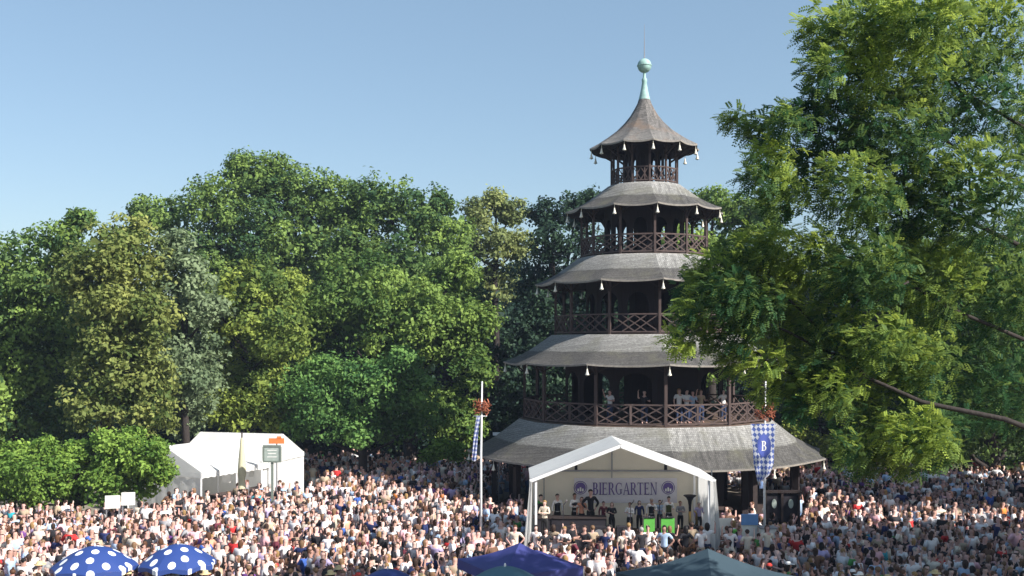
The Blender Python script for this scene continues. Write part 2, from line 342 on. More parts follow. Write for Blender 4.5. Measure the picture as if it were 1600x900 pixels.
for ti, t in enumerate(tiers):
    rg, zf, re, ze, (rt, zt) = t['rg'], t['zf'], t['re'], t['ze'], t['top']
    dr, dz = re-rt, zt-ze
    if ti < 4:
        prof = [(rt, zt+.0)]
        for q in (.12, .25, .38, .5): prof.append((rt+dr*q*.92, zt-dz*(q*1.14)))
        for q in (.62, .75, .88, 1.0): prof.append((rt+dr*(.46+(q-.5)/.5*.54), ze+dz*.43*(1-(q-.5)/.5)**1.25))
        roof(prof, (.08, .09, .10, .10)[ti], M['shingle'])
        s = MB(); s.add([polar(rt+.02, k, zt) for k in range(12)]+[polar(rg*.5, k, zt-.02) for k in range(12)], [(j, j+12, (j+1) % 12+12, (j+1) % 12) for j in range(12)]); s.build('roof_cap', M['deck'], T)
    else:
        prof = [(.31, 23.02), (.40, 22.75), (.56, 22.45), (.80, 22.05), (1.12, 21.65), (1.55, 21.22), (2.05, 20.85), (2.55, 20.52), (3.06, 20.25)]
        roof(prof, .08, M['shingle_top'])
    # bells
    for k in range(12):
        p = vdir(k)*(re-.10); p.z = ze-.43
        o = link('bell', bell_me, T); o.location = p; o.scale = (.8, .8, .8); c = link('clapper', clap_me, o)
    pw = (.30, .15, .13, .115, .10)[ti]
    zu = ze+.10*dz if ti < 4 else 20.4
    # posts
    for k in range(12):
        p = vdir(k)*rg; q = p.copy(); p.z = zf-.1; q.z = zu-.02
        o = MB().bar((0, 0, 0), (0, 0, q.z-p.z), pw).build('post', M['wood_post'] if ti else M['wood_dark'], T); o.location = p; o.rotation_euler = (0, 0, A0+k*math.pi/6)
    # floor
    s = MB(); ro = rg+.14; s.add([polar(ro, k, zf) for k in range(12)]+[polar(ro, k, zf-.16) for k in range(12)], [tuple(range(12)), tuple(range(23, 11, -1))]+[(j, j+12, (j+1) % 12+12, (j+1) % 12) for j in range(12)])
    s.build('gallery_floor', M['deck'] if ti else M['wood_post'], T)
    # beams and arched brackets under the eave
    s = MB()
    for k in range(12):
        a, c = polar(rg, k, zu-.12), polar(rg, k+1, zu-.12); s.bar(a, c, .14, .24 if ti != 4 else .16)
        a2, c2 = polar(rg*.96, k, zu-.42), polar(rg*.96, k+1, zu-.42)
        p = vdir(k)*rg; p.z = zu-.75; q = vdir(k)*(re*.93); q.z = ze+.0; s.bar(p, q, .09)
        for sg in (0, 1):
            aa = polar(rg, k+sg, zu-.62); bb = polar(rg, k+(.24 if sg == 0 else .76), zu-.22); s.bar(aa, bb, .07)
    s.build('eave_beam', M['wood_dark'], T)
    # inner wall ring with arched openings and inner columns
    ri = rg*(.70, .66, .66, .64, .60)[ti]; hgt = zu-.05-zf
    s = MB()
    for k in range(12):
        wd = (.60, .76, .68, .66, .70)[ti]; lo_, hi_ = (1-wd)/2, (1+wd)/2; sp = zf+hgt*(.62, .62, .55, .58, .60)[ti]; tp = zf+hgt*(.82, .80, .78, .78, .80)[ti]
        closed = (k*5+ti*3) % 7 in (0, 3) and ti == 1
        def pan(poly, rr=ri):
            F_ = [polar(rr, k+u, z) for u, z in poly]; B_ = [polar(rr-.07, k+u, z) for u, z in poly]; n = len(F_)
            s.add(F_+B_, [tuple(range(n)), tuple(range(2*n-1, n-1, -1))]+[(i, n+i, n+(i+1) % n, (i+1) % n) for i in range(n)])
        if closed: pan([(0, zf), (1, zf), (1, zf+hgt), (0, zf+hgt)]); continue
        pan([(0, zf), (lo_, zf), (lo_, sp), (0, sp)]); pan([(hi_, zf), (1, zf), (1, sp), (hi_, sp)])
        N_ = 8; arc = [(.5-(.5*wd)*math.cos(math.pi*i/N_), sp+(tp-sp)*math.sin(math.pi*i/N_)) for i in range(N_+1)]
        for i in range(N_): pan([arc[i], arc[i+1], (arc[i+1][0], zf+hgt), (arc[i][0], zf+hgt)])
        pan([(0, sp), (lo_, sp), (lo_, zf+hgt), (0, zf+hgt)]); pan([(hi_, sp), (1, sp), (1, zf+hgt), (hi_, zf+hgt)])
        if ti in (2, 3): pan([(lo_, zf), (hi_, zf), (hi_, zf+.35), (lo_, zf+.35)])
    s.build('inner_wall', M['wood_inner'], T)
    s = MB().lathe([(rg*.17, zf), (rg*.17, zu)], n=8); s.build('stair_core', M['wood_inner'], T)
    # ceiling
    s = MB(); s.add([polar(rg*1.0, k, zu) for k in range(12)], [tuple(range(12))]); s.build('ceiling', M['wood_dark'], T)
    # railings
    if t['rail']:
        zr = t['rail']; zb = zf+.08; rw = .055 if ti < 4 else .04
        for k in range(12):
            front = k in (0, 1, 2, 3, 9, 10, 11) or k == 8
            pa, pb = polar(rg, k, 0), polar(rg, k+1, 0)
            ra = MB()
            ra.bar((*pa.xy, zr), (*pb.xy, zr), .10 if ti < 4 else .07, .075)
            if ti == 1:
                mid = polar(rg, k+.5, 0); midp = (Vector((*mid.xy, zb)), Vector((*mid.xy, zr-.03)))
            r_ = ra.build('railing', M['wood_rail'], T)
            H = zr-zb
            MB().bar((*pa.xy, zb+.03), (*pb.xy, zb+.03), .08, .07).build('bottom_rail', M['wood_rail'], r_)
            if ti == 1: barobj('baluster', midp[0], midp[1], .10, r_, M['wood_rail'])
            def P(u, v): q = polar(rg, k+u, zb+.06+v*(H-.1)); return q
            segs = []
            if ti == 1:
                for s0, s1 in ((.02, .49), (.51, .98)):
                    m_ = (s0+s1)/2; segs += [((s0, 0), (s1, 1)), ((s0, 1), (s1, 0)), ((s0, .5), (m_, 1)), ((m_, 1), (s1, .5)), ((s0, .5), (m_, 0)), ((m_, 0), (s1, .5))]
            elif ti == 2: segs = [((.03, 0), (.5, 1)), ((.5, 1), (.97, 0)), ((.03, 1), (.5, 0)), ((.5, 0), (.97, 1)), ((.26, 0), (.74, .98)), ((.26, .98), (.74, 0))]
            elif ti == 3: segs = [((.04, 0), (.75, 1)), ((.25, 0), (.96, 1)), ((.04, 1), (.75, 0)), ((.25, 1), (.96, 0)), ((.04, .5), (.38, 1)), ((.04, .5), (.38, 0)), ((.62, 1), (.96, .5)), ((.62, 0), (.96, .5))]
            else: segs = [((.08, 0), (.5, 1)), ((.5, 0), (.92, 1)), ((.08, 1), (.5, 0)), ((.5, 1), (.92, 0)), ((.28, 0), (.28, 1)), ((.72, 0), (.72, 1))]
            if front:
                for (a, c) in segs: barobj('lattice_bar', P(*a), P(*c), rw, r_, M['wood_rail'])
            else:
                lm = MB()
                for (a, c) in segs: lm.bar(P(*a), P(*c), rw)
                tag(lm.build('lattice', M['wood_rail'], r_), kind='stuff')
# spire
s = MB().lathe([(.33, 22.98), (.27, 23.2), (.19, 23.6), (.13, 23.95), (.15, 24.0), (.15, 24.12), (.09, 24.2), (.07, 24.5)], n=14); s.build('spire', M['copper'], T, True)
s = MB().lathe([(.39*math.sin(math.pi*i/12)+.001, 24.88-.40*math.cos(math.pi*i/12)) for i in range(13)], n=18); bo = s.build('spire_ball', M['copper'], T, True)
MB().lathe([(.41, 24.85), (.42, 24.88), (.41, 24.91)], n=18).build('ball_seam', M['copper'], bo)
s = MB().lathe([(.035, 25.25), (.02, 26.2), (.008, 27.2)], n=6); s.build('lightning_rod', M['grey_metal'], T)
# things in the ground floor: serving counter
cnt = empty('serving_counter', (TX+1.5, TY-7.2, .35)); tag(cnt, 'dark wooden serving counter with shelf under the lowest tower roof', 'counter')
MB().box((0, 0, .5), (3.4, .5, 1.0)).build('counter_front', M['wood_dark'], cnt); MB().box((0, 0, 1.04), (3.6, .7, .07)).build('counter_top', M['wood_post'], cnt)

# ------------------------------------------------------------------ foliage
def np_mesh(name, V, Fq, m, tint=None, fverts=4):
    me = bpy.data.meshes.new(name); nv = len(V); nf = len(Fq)
    me.vertices.add(nv); me.vertices.foreach_set('co', V.astype(np.float32).ravel())
    me.loops.add(nf*fverts); me.loops.foreach_set('vertex_index', Fq.astype(np.int32).ravel())
    me.polygons.add(nf); me.polygons.foreach_set('loop_start', np.arange(nf, dtype=np.int32)*fverts)
    me.polygons.foreach_set('loop_total', np.full(nf, fverts, dtype=np.int32))
    me.materials.append(m)
    if tint is not None:
        a = me.attributes.new('tint', 'FLOAT', 'FACE'); a.data.foreach_set('value', tint.astype(np.float32))
    me.update(calc_edges=True); return me
def norm(a): return a/np.maximum(np.linalg.norm(a, axis=1, keepdims=True), 1e-6)
def leaves(name, P, Nn, size, asp, tint, m, origin, parent):
    n = len(P); r_ = norm(rng.normal(size=(n, 3))); t = norm(np.cross(Nn, r_)); b_ = np.cross(Nn, t)
    s = size[:, None]
    V = np.stack([P-t*s, P-b_*s*asp+Nn*s*.18, P+t*s, P+b_*s*asp+Nn*s*.18], 1).reshape(-1, 3)-np.array(origin)
    me = np_mesh(name, V, np.arange(n*4).reshape(n, 4), m, np.clip(tint, 0, 1)); return link(name, me, parent)
def crown_leaves(lumps, leaf, dens, cull=True, nb=18, spread=.24, upb=.25):
    PP, NN, TT = [], [], []
    Ls = [(np.array(c, float), r) for c, r in lumps]
    for c, r in Ls:
        lt_ = rng.normal(.45, .14)
        i = np.arange(nb)+.5; ph = np.arccos(1-2*i/nb); th = math.pi*(1+5**.5)*i+rng.random()*6
        D = np.stack([np.cos(th)*np.sin(ph), np.sin(th)*np.sin(ph), np.cos(ph)], 1); D = norm(D+rng.normal(size=D.shape)*.22)
        for d in D:
            bc = c+d*r*rng.uniform(.52, .82)*np.array([1, 1, .92])
            if any(np.linalg.norm(bc-c2) < .42*r2 for c2, r2 in Ls if c2 is not c): continue
            br = r*rng.uniform(.30, .46); nc = int(max(7, dens*br*br*17))
            e = norm(rng.normal(size=(nc, 3))+d*.55+np.array([0, 0, upb]))
            if cull:
                tc = -bc/np.linalg.norm(bc); keep = (e@tc > -.35) | (rng.random(nc) < .25); e = e[keep]
            if len(e) == 0: continue
            cp = bc+e*br*rng.uniform(.62, 1.12, (len(e), 1)); m = 13
            btint = rng.normal(lt_, .24)
            ct = btint+rng.normal(0, .13, len(e))
            off = rng.normal(size=(len(e), m, 3))*spread*np.array([1, 1, .7])
            P = (cp[:, None]+off).reshape(-1, 3)
            N_ = norm(np.repeat(e, m, 0)*.75+rng.normal(size=(len(P), 3))*.55+np.array([0, 0, .35]))
            PP.append(P); NN.append(N_); TT.append(np.repeat(ct, m)+rng.normal(0, .13, len(P)))
    n1 = sum(len(p) for p in PP)
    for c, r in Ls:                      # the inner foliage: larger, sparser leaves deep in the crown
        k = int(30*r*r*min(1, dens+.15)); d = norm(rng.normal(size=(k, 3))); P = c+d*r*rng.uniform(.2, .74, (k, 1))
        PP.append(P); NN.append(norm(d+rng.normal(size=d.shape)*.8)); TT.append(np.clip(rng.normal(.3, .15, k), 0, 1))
    P = np.concatenate(PP); N_ = np.concatenate(NN); Tn = np.concatenate(TT)
    S = leaf*rng.uniform(.65, 1.3, len(P)); S[n1:] *= 2.3
    return P, N_, S, Tn
def tree(lumps_px, Y, m, label, leaf=.148, dens=1.0, base=None, trunk_r=.35, group='trees round the beer garden', nb=18, name='broadleaf_tree', trunk=True, dy=2.0, spread=.24):
    lumps = []
    for L_ in lumps_px:
        px, py, r_ = L_[:3]; yy = Y+(L_[3] if len(L_) > 3 else rng.uniform(-dy, dy)); lumps.append((at(px, py, yy), r_/F*yy))
    cx = sum(l[0].x for l in lumps)/len(lumps) if base is None else at(base, 700, Y).x
    root = empty(name, (cx, Y, 0)); tag(root, label, 'bush' if name == 'bush' else 'tree', group)
    P, N_, S, Tn = crown_leaves(lumps, leaf, dens, nb=nb, spread=spread)
    k = P[:, 2] > .15; P, N_, S, Tn = P[k], N_[k], S[k], Tn[k]
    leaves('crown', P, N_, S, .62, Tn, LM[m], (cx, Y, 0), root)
    if trunk:
        low = min(l[0].z-l[1]*.2 for l in lumps); cz = sum(l[0].z for l in lumps)/len(lumps)
        top = Vector((0, 0, cz)); pts = [(0, 0, -.1), (.08, .05, low*.5), (-.1, .1, low+1), (.1, 0, (low+cz)/2+.8), tuple(top)]
        MB().tube(pts, [trunk_r*1.3, trunk_r, trunk_r*.85, trunk_r*.6, trunk_r*.35], 8).build('trunk', M['bark'], root, True)
        for c, r_ in lumps:
            e = c-Vector((cx, Y, 0)); s0 = Vector((0, 0, max(1.2, min(cz, e.z-r_*.9-abs(e.x)*.25)))); md = s0.lerp(e, .55)+Vector((0, 0, -.25*r_))
            MB().tube([s0, md, e], [trunk_r*.45, trunk_r*.28, trunk_r*.10], 5).build('limb', M['bark'], root, True)
    return root
GT = 'trees round the beer garden'
tree([(40, 430, 80), (20, 540, 100), (60, 640, 75), (100, 378, 30), (126, 345, 14), (-70, 470, 110), (-60, 600, 100), (110, 520, 50)], 63, 'beech', 'mid green tree at the far left edge of the picture', base=20)
tree([(170, 395, 48), (222, 420, 48), (160, 470, 60), (222, 495, 52), (175, 560, 65), (230, 580, 52), (150, 635, 48), (232, 640, 42), (205, 370, 34), (120, 430, 45)], 60, 'ash', 'yellowish green tree rising behind the round bush on the left', base=170, trunk_r=.3)
tree([(268, 395, 34), (295, 440, 44), (285, 515, 48), (312, 560, 40), (292, 615, 44), (325, 480, 30), (258, 560, 40), (288, 652, 30), (300, 590, 40)], 62, 'grey', 'slender grey green tree between the yellowish tree and the chestnut', base=290, trunk_r=.25)
tree([(400, 285, 48), (345, 325, 62), (265, 345, 46), (222, 335, 26), (455, 300, 52), (420, 370, 82), (330, 410, 66), (490, 390, 78), (510, 315, 50), (555, 325, 50), (430, 265, 26), (375, 262, 24)], 86, 'beech', 'huge dark green domed tree forming the highest point of the treeline', base=420, trunk_r=.6, leaf=.155, dens=.8)
tree([(600, 320, 52), (655, 335, 50), (700, 365, 46), (560, 400, 76), (640, 425, 78), (705, 440, 56), (690, 320, 20)], 82, 'beech', 'big rounded green tree right of the highest treetop', base=640, trunk_r=.55, leaf=.155, dens=.8)
tree([(395, 450, 54), (358, 520, 46), (425, 520, 56), (398, 580, 44), (352, 600, 30), (440, 455, 44), (335, 470, 34), (385, 640, 36), (400, 605, 46), (345, 640, 34), (430, 645, 32)], 68, 'chest', 'chestnut tree with bright yellowing leaves above the white marquees', base=390)
tree([(560, 475, 76), (640, 495, 78), (700, 515, 66), (735, 575, 40), (620, 560, 60), (695, 640, 46), (728, 670, 34), (500, 500, 60), (745, 500, 34), (480, 560, 40), (690, 440, 40), (720, 420, 30)], 73, 'lime', 'large lime green tree filling the middle left of the tower', base=640, trunk_r=.5)
tree([(470, 605, 38), (515, 640, 50), (590, 600, 50), (645, 605, 40), (600, 650, 50), (505, 575, 22), (555, 668, 34), (650, 655, 38), (545, 590, 34), (630, 565, 22), (470, 660, 28)], 65, 'locust', 'low spreading bright green locust tree standing over the shaded crowd', base=565, trunk_r=.28, leaf=.13, dens=1.2)
tree([(745, 335, 26), (800, 335, 24), (770, 380, 38), (735, 385, 28), (806, 385, 28), (775, 315, 18), (775, 440, 40)], 90, 'sparse', 'thin pale olive tree with sky showing through between two large trees', base=775, dens=.55, trunk_r=.3, leaf=.17)
tree([(900, 335, 36), (862, 378, 36), (925, 320, 24), (840, 440, 46), (832, 520, 50), (820, 600, 46), (880, 480, 66), (800, 650, 38), (900, 600, 76), (930, 420, 60), (850, 335, 22), (1000, 480, 80), (1010, 620, 80), (800, 560, 34)], 76, 'dark', 'dark blue green tree directly behind the left side of the tower', base=870, dens=.9, trunk_r=.5)
tree([(1075, 325, 32), (1115, 318, 30), (1150, 335, 34), (1060, 400, 60), (1130, 410, 66), (1190, 340, 40), (1100, 520, 80), (1200, 480, 70)], 84, 'lime', 'green tree peeping out just right of the upper tower roofs', base=1110, dens=.8, trunk_r=.45, leaf=.17)
tree([(1235, 470, 76), (1300, 540, 90), (1255, 630, 56), (1400, 500, 110), (1330, 655, 56), (1420, 640, 76), (1225, 690, 32), (1210, 590, 50)], 70, 'dark', 'deep green tree behind the tower roof corner on the right', base=1320, dens=.9, trunk_r=.45)
tree([(1540, 560, 120), (1580, 660, 80), (1620, 430, 130), (1500, 680, 50), (1440, 420, 90)], 66, 'back', 'deep green tree at the far right edge behind the crowd', base=1550, dens=.8, trunk_r=.5)
# two tall trees just right of the frame: their shade falls over the right of the crowd
def offtree(x, y, lumps, label):
    root = empty('broadleaf_tree', (x, y, 0)); tag(root, label, 'tree', GT)
    Ls = [(Vector((x+a, y+b_, c)), r_) for a, b_, c, r_ in lumps]
    P, N_, S, Tn = crown_leaves(Ls, .26, .5, cull=False, nb=14); leaves('crown', P, N_, S, .62, Tn, LM['beech'], (x, y, 0), root)
    MB().tube([(0, 0, -.1), (.1, 0, 4), (0, .2, 9)], [.5, .4, .25], 8).build('trunk', M['bark'], root, True)
offtree(24.6, 30, [(0, 0, 11, 4.6), (3, 1.5, 9.5, 4), (-2.6, -1, 9.5, 3.8), (0, 2, 14, 3.6), (6, 3, 11, 4.2), (1, -3.5, 9, 3.6), (3, 3, 13.5, 3.6), (8, 0, 9, 3.6), (5, 5, 9, 3.6)], 'tall tree just outside the right edge shading the nearest crowd')
offtree(33.5, 47, [(0, 0, 11, 4.8), (3, 3, 10, 4.2), (-2.5, 2, 9.5, 3.8), (0, 2, 14.5, 3.8), (-1, 6, 10, 4.2), (4, -3, 9.5, 3.8), (3, 7, 12, 4)], 'tall tree outside the right edge beside the far crowd')
tree([(192, 712, 38), (150, 722, 34), (234, 722, 28), (165, 760, 28), (104, 742, 36), (48, 738, 44), (206, 684, 14), (166, 688, 15), (244, 700, 13), (120, 705, 14), (70, 700, 16), (20, 712, 20), (218, 752, 26), (-20, 735, 52), (250, 738, 18), (60, 765, 30), (0, 770, 32), (110, 772, 22), (-60, 760, 40)], 51.5, 'bush', 'rounded light green bush at left beside the white marquee', name='bush', trunk=True, trunk_r=.12, leaf=.11, dens=1.7, dy=.8, group=None, spread=.18)
tree([(690, 702, 14), (715, 708, 14), (672, 712, 10)], 66, 'bush', 'small yellowish bush below the lime tree behind the shaded crowd', name='bush', trunk=False, leaf=.1, dens=2, group=None, dy=.5)
tree([(1265, 690, 14), (1295, 700, 16), (1240, 672, 14), (1320, 690, 14)], 69, 'chest', 'small bright shrub behind the right tip of the lowest roof', name='bush', trunk=False, leaf=.1, dens=1.6, group=None, dy=.5)
# dense wood closing the view behind everything
L_ = []
for x in np.arange(-85, 86, 6.5):
    for z in (3, 8, 12.5):
        L_.append((Vector((x+rng.uniform(-2, 2), 97+rng.uniform(-3, 4), z+rng.uniform(-1, 1))), 4.8))
P, N_, S, Tn = crown_leaves(L_, .38, .19, nb=12, spread=.5)
k = P[:, 2] > .1
wood = leaves('far_woodland', P[k], N_[k], S[k], .7, Tn[k]*.6, LM['dark'], (0, 97, 0), None); wood.location = (0, 97, 0); tag(wood, 'dense dark wood closing the view behind the garden trees', 'woodland', kind='stuff')
L_ = []
for x in np.arange(-60, 61, 3.6):
    L_.append((Vector((x+rng.uniform(-1, 1), 80+rng.uniform(-2, 2), 2.2+rng.uniform(-.6, .8))), 2.6))
P, N_, S, Tn = crown_leaves(L_, .22, .6, nb=12, spread=.35); k = P[:, 2] > .1
un = leaves('undergrowth', P[k], N_[k], S[k], .7, Tn[k]*.5, LM['dark'], (0, 80, 0), None); un.location = (0, 80, 0); tag(un, 'dark undergrowth beneath the tall trees behind the crowd', 'undergrowth', kind='stuff')  # tint lowered: shade beneath the trees is put into the leaf colour

# near feathery tree on the right
def near_tree():
    X0, Y0 = 12.3, 22.0
    root = empty('feathery_tree', (X0, Y0, 0)); tag(root, 'near feathery-leaved tree reaching in over the tower from the right', 'tree')
    lum = [(1300, 45, 45), (1365, 30, 62), (1440, 30, 70), (1530, 40, 90), (1285, 110, 30), (1340, 110, 55), (1420, 120, 70), (1510, 150, 90),
           (1150, 186, 20), (1190, 200, 28), (1235, 188, 32), (1275, 170, 34), (1320, 200, 60), (1400, 210, 70), (1210, 245, 36), (1180, 280, 26), (1260, 265, 48), (1335, 300, 66), (1430, 310, 80), (1530, 300, 100), (1225, 310, 40),
           (1150, 405, 40), (1190, 385, 40), (1105, 440, 30), (1140, 460, 45), (1080, 490, 26), (1060, 530, 22), (1105, 520, 32), (1200, 440, 55), (1270, 400, 60), (1350, 420, 70), (1440, 440, 80), (1540, 450, 100),
           (1160, 520, 30), (1230, 490, 36), (1300, 500, 45), (1250, 600, 26), (1370, 530, 55), (1300, 610, 44), (1360, 650, 54), (1430, 570, 60), (1430, 680, 50), (1330, 700, 26), (1380, 715, 24), (1530, 600, 90), (1470, 700, 30), (1250, 640, 22), (1145, 560, 26), (1195, 565, 34), (1205, 610, 22), (1240, 545, 46), (1290, 575, 48), (1120, 425, 40), (1175, 475, 46), (1090, 455, 30), (1350, 720, 26), (1420, 720, 28), (1460, 660, 50), (1400, 560, 60), (1640, 200, 70), (1640, 450, 70)]
    PP, DD, TT, FI = [], [], [], []
    for px, py, r_ in lum:
        yy = Y0+rng.uniform(-1.6, 1.2)+(py > 380)*.8+max(0, px-1480)*.03; c = np.array(at(px, py, yy)); r = r_/F*yy
        n = int(14+(330 if px < 1480 else 260)*r*r)
        d = norm(rng.normal(size=(n, 3))); rad = rng.uniform(.25, 1.05, (n, 1))**.6
        P = c+d*rad*r*np.array([1.12, 1.12, .85]); PP.append(P)
        out = norm(P-np.array([10.5+1.5, Y0, P[0][2]-1.5])); DD.append(norm(out*.75+d*.5+np.array([0, 0, -.18])+rng.normal(size=(n, 3))*.35))
        TT.append(np.clip(rng.normal(.30, .27)+rng.normal(0, .2, n)+.2*(d[:, 2]), 0, 1))  # tint rises towards each clump's top, painting light from above
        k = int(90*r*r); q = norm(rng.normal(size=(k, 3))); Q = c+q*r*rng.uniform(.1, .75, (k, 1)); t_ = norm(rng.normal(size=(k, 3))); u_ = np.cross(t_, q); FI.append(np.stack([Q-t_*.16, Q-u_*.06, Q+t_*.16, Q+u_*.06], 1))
    P = np.concatenate(PP); D = np.concatenate(DD); Tn = np.concatenate(TT); n = len(P); NT = n
    # each spray: 4 pinnate leaves, each 6 pairs + 1 leaflet
    V = []; TI = []
    up = np.array([0, 0, 1.0])
    for li in range(3):
        ax = norm(D+rng.normal(size=(n, 3))*.42+np.array([0, 0, -.12])); side = norm(np.cross(ax, up+rng.normal(size=(n, 3))*.35)); nn = np.cross(side, ax)
        base = P+rng.normal(size=(n, 3))*.06; Ln = rng.uniform(.18, .32, (n, 1)); tt = Tn+rng.normal(0, .10, n)
        for q in range(5):
            f = (q+1)/6; pc = base+ax*Ln*f+np.array([0, 0, -1])*Ln*.25*f*f
            for sg in (-1, 1):
                ld_ = norm(side*sg+ax*.55-nn*.15); l = .075*(1.1-.5*abs(f-.45)); wv = norm(np.cross(ld_, nn))*.021
                V.append(np.stack([pc, pc+ld_*l*.5+wv, pc+ld_*l, pc+ld_*l*.5-wv], 1)); TI.append(tt)
    FI = np.concatenate(FI); V.append(FI); TI.append(np.clip(rng.normal(.12, .1, len(FI)), 0, 1))  # inner filler leaves tinted dark, painting shade inside the crown
    V = np.concatenate(V, 0).reshape(-1, 3)-np.array([X0, Y0, 0]); TI = np.clip(np.concatenate(TI), 0, 1); nf = len(V)//4
    link('crown', np_mesh('crown', V, np.arange(nf*4).reshape(nf, 4), LM['near'], TI), root)
    o = Vector((X0, Y0, 0))
    def br(pts, r0, r1):
        r0 *= .62
        P_ = [at(x, y, Y0+dy)-o for x, y, dy in pts]; k = len(P_)
        MB().tube(P_, [r0+(r1-r0)*i/(k-1) for i in range(k)], 7).build('limb', M['bark'], root, True)
    MB().tube([(0, 0, -.1), (.05, 0, 3), (.0, .1, 6), (-.2, .1, 9.5), (.1, 0, 13), (0, 0, 17)], [.42, .33, .29, .24, .17, .07], 10).build('trunk', M['bark'], root, True)
    br([(1660, 690, -0.5), (1570, 655, -0.5), (1476, 636, -0.3), (1440, 628, -0.3), (1400, 610, -0.2), (1355, 590, -0.1), (1325, 560, 0.0), (1290, 525, 0.0), (1262, 495, 0.1), (1235, 470, 0.1), (1200, 455, 0.2), (1150, 440, 0.2)], .10, .015)
    br([(1325, 562, 0.1), (1280, 545, -0.1), (1235, 520, -0.1), (1190, 500, 0.0), (1150, 492, -0.1), (1100, 500, -0.1)], .065, .012)
    br([(1300, 560, 0.2), (1240, 585, -0.1), (1205, 572, -0.1), (1185, 552, -0.1), (1160, 545, -0.1), (1125, 560, -0.1)], .05, .012)
    br([(1670, 420, 1.3), (1480, 330, 1.5), (1400, 290, 1.6), (1330, 270, 1.6), (1270, 255, 1.7), (1210, 240, 1.8)], .09, .01)
    br([(1670, 330, 1.3), (1490, 230, 1.1), (1410, 160, 1.0), (1350, 110, 1.1), (1310, 60, 1.3)], .08, .01)
    br([(1670, 240, 1.3), (1500, 140, 1.6), (1450, 60, 1.6), (1420, 0, 1.6)], .07, .015)
    br([(1400, 290, .3), (1340, 240, .2), (1270, 205, .3), (1200, 190, .4), (1140, 185, .4)], .045, .006)
    br([(1670, 560, 1.3), (1480, 480, 1.0), (1400, 430, 0.8), (1320, 400, 0.9), (1230, 370, 1.1)], .08, .01)
    br([(1420, 440, -.5), (1370, 470, -.3), (1310, 470, .1), (1270, 440, .2)], .04, .01)
    br([(1350, 275, .3), (1300, 310, .4), (1250, 320, .3), (1200, 300, .4)], .03, .008)
    return root
near_tree()

# ------------------------------------------------------------------ people
deps = None
def skin_mesh(name, nodes, edges, sub=0, dec=1):
    me = bpy.data.meshes.new('t'); me.from_pydata([n[0] for n in nodes], edges, []); o = bpy.data.objects.new('t', me); COL.objects.link(o)
    md = o.modifiers.new('s', 'SKIN'); md.branch_smoothing = .3
    md.use_smooth_shade = True
    for i, n in enumerate(nodes):
        r_ = n[1] if hasattr(n[1], '__len__') else (n[1], n[1]); me.skin_vertices[0].data[i].radius = r_; me.skin_vertices[0].data[i].use_root = (i == 0)
    if sub: s = o.modifiers.new('d', 'SUBSURF'); s.levels = sub; s.render_levels = sub
    if dec < 1: q = o.modifiers.new('c', 'DECIMATE'); q.ratio = dec
    bpy.context.view_layer.update(); ev = o.evaluated_get(bpy.context.evaluated_depsgraph_get()); r = bpy.data.meshes.new_from_object(ev); r.name = name
    bpy.data.objects.remove(o); bpy.data.meshes.remove(me); return r
POSES = {  # elbow, wrist (right +x then left -x), leg spread
 'arms at the sides': (((.25, .03, 1.16), (.25, -.06, .92)), ((-.25, .03, 1.16), (-.25, -.06, .92))),
 'one hand raised': (((.27, .02, 1.17), (.16, -.24, 1.22)), ((-.31, -.02, 1.34), (-.33, -.12, 1.62))),
 'hands on hips': (((.36, .06, 1.18), (.20, -.03, .99)), ((-.36, .06, 1.18), (-.20, -.03, .99))),
 'arms folded': (((.25, -.05, 1.17), (-.05, -.20, 1.20)), ((-.25, -.05, 1.17), (.05, -.23, 1.15))),
 'one arm bent forward': (((.25, .0, 1.16), (.17, -.26, 1.18)), ((-.25, .03, 1.16), (-.24, -.04, .92))),
}
def body_nodes(pose, fingers=True, slim=1.0):
    n = [((0, 0, .95), (.125*slim, .095)), ((0, 0, 1.10), (.11*slim, .085)), ((0, 0, 1.28), (.145*slim, .10)), ((0, 0, 1.41), (.12, .08)), ((0, .005, 1.49), .052), ((0, 0, 1.555), (.062, .07)), ((0, -.008, 1.64), (.078, .095)), ((0, .0, 1.725), (.058, .075))]
    e = [(0, 1), (1, 2), (2, 3), (3, 4), (4, 5), (5, 6), (6, 7)]
    if fingers:
        n.append(((0, -.112, 1.622), .013)); e.append((6, 8))
        for sx in (-1, 1): n.append(((sx*.088, .01, 1.635), (.012, .022))); e.append((6, len(n)-1))
    for sx, (el, wr) in zip((1, -1), POSES[pose]):
        s = len(n); n.append(((sx*.165, 0, 1.415), .056)); e.append((3, s)); n.append((el, .040)); e.append((s, s+1)); n.append((wr, .026)); e.append((s+1, s+2))
        d = (Vector(wr)-Vector(el)).normalized(); p = Vector(wr)+d*.075; n.append((tuple(p), (.036, .018))); e.append((s+2, s+3))
        if fingers:
            sd_ = d.cross(Vector((0, 0, 1))) if abs(d.z) < .8 else Vector((0, 1, 0)); sd_.normalize()
            cur = d.cross(sd_)*(.4*sx)
            for fi, ln in enumerate((.075, .085, .08, .062)):
                a = p+sd_*(.012*(fi-1.5)*1.7)+d*.04; k = len(n); n.append((tuple(a), .009)); e.append((s+3, k)); n.append((tuple(a+(d+cur).normalized()*ln*.6), .0085)); e.append((k, k+1))
                n.append((tuple(a+(d+cur).normalized()*ln*.6+(d+cur*3).normalized()*ln*.4), .007)); e.append((k+1, k+2))
            k = len(n); n.append((tuple(Vector(wr)+d*.045-sd_*.035), .011)); e.append((s+3, k)); n.append((tuple(Vector(wr)+d*.085-sd_*.055), .009)); e.append((k, k+1))
    for sx in (1, -1):
        s = len(n); n += [((sx*.085, 0, .86), (.085, .09)), ((sx*.10, -.015, .50), .056), ((sx*.105, .02, .10), .038), ((sx*.12, -.10, .035), (.04, .03))]; e += [(0, s), (s, s+1), (s+1, s+2), (s+2, s+3)]
    return n, e
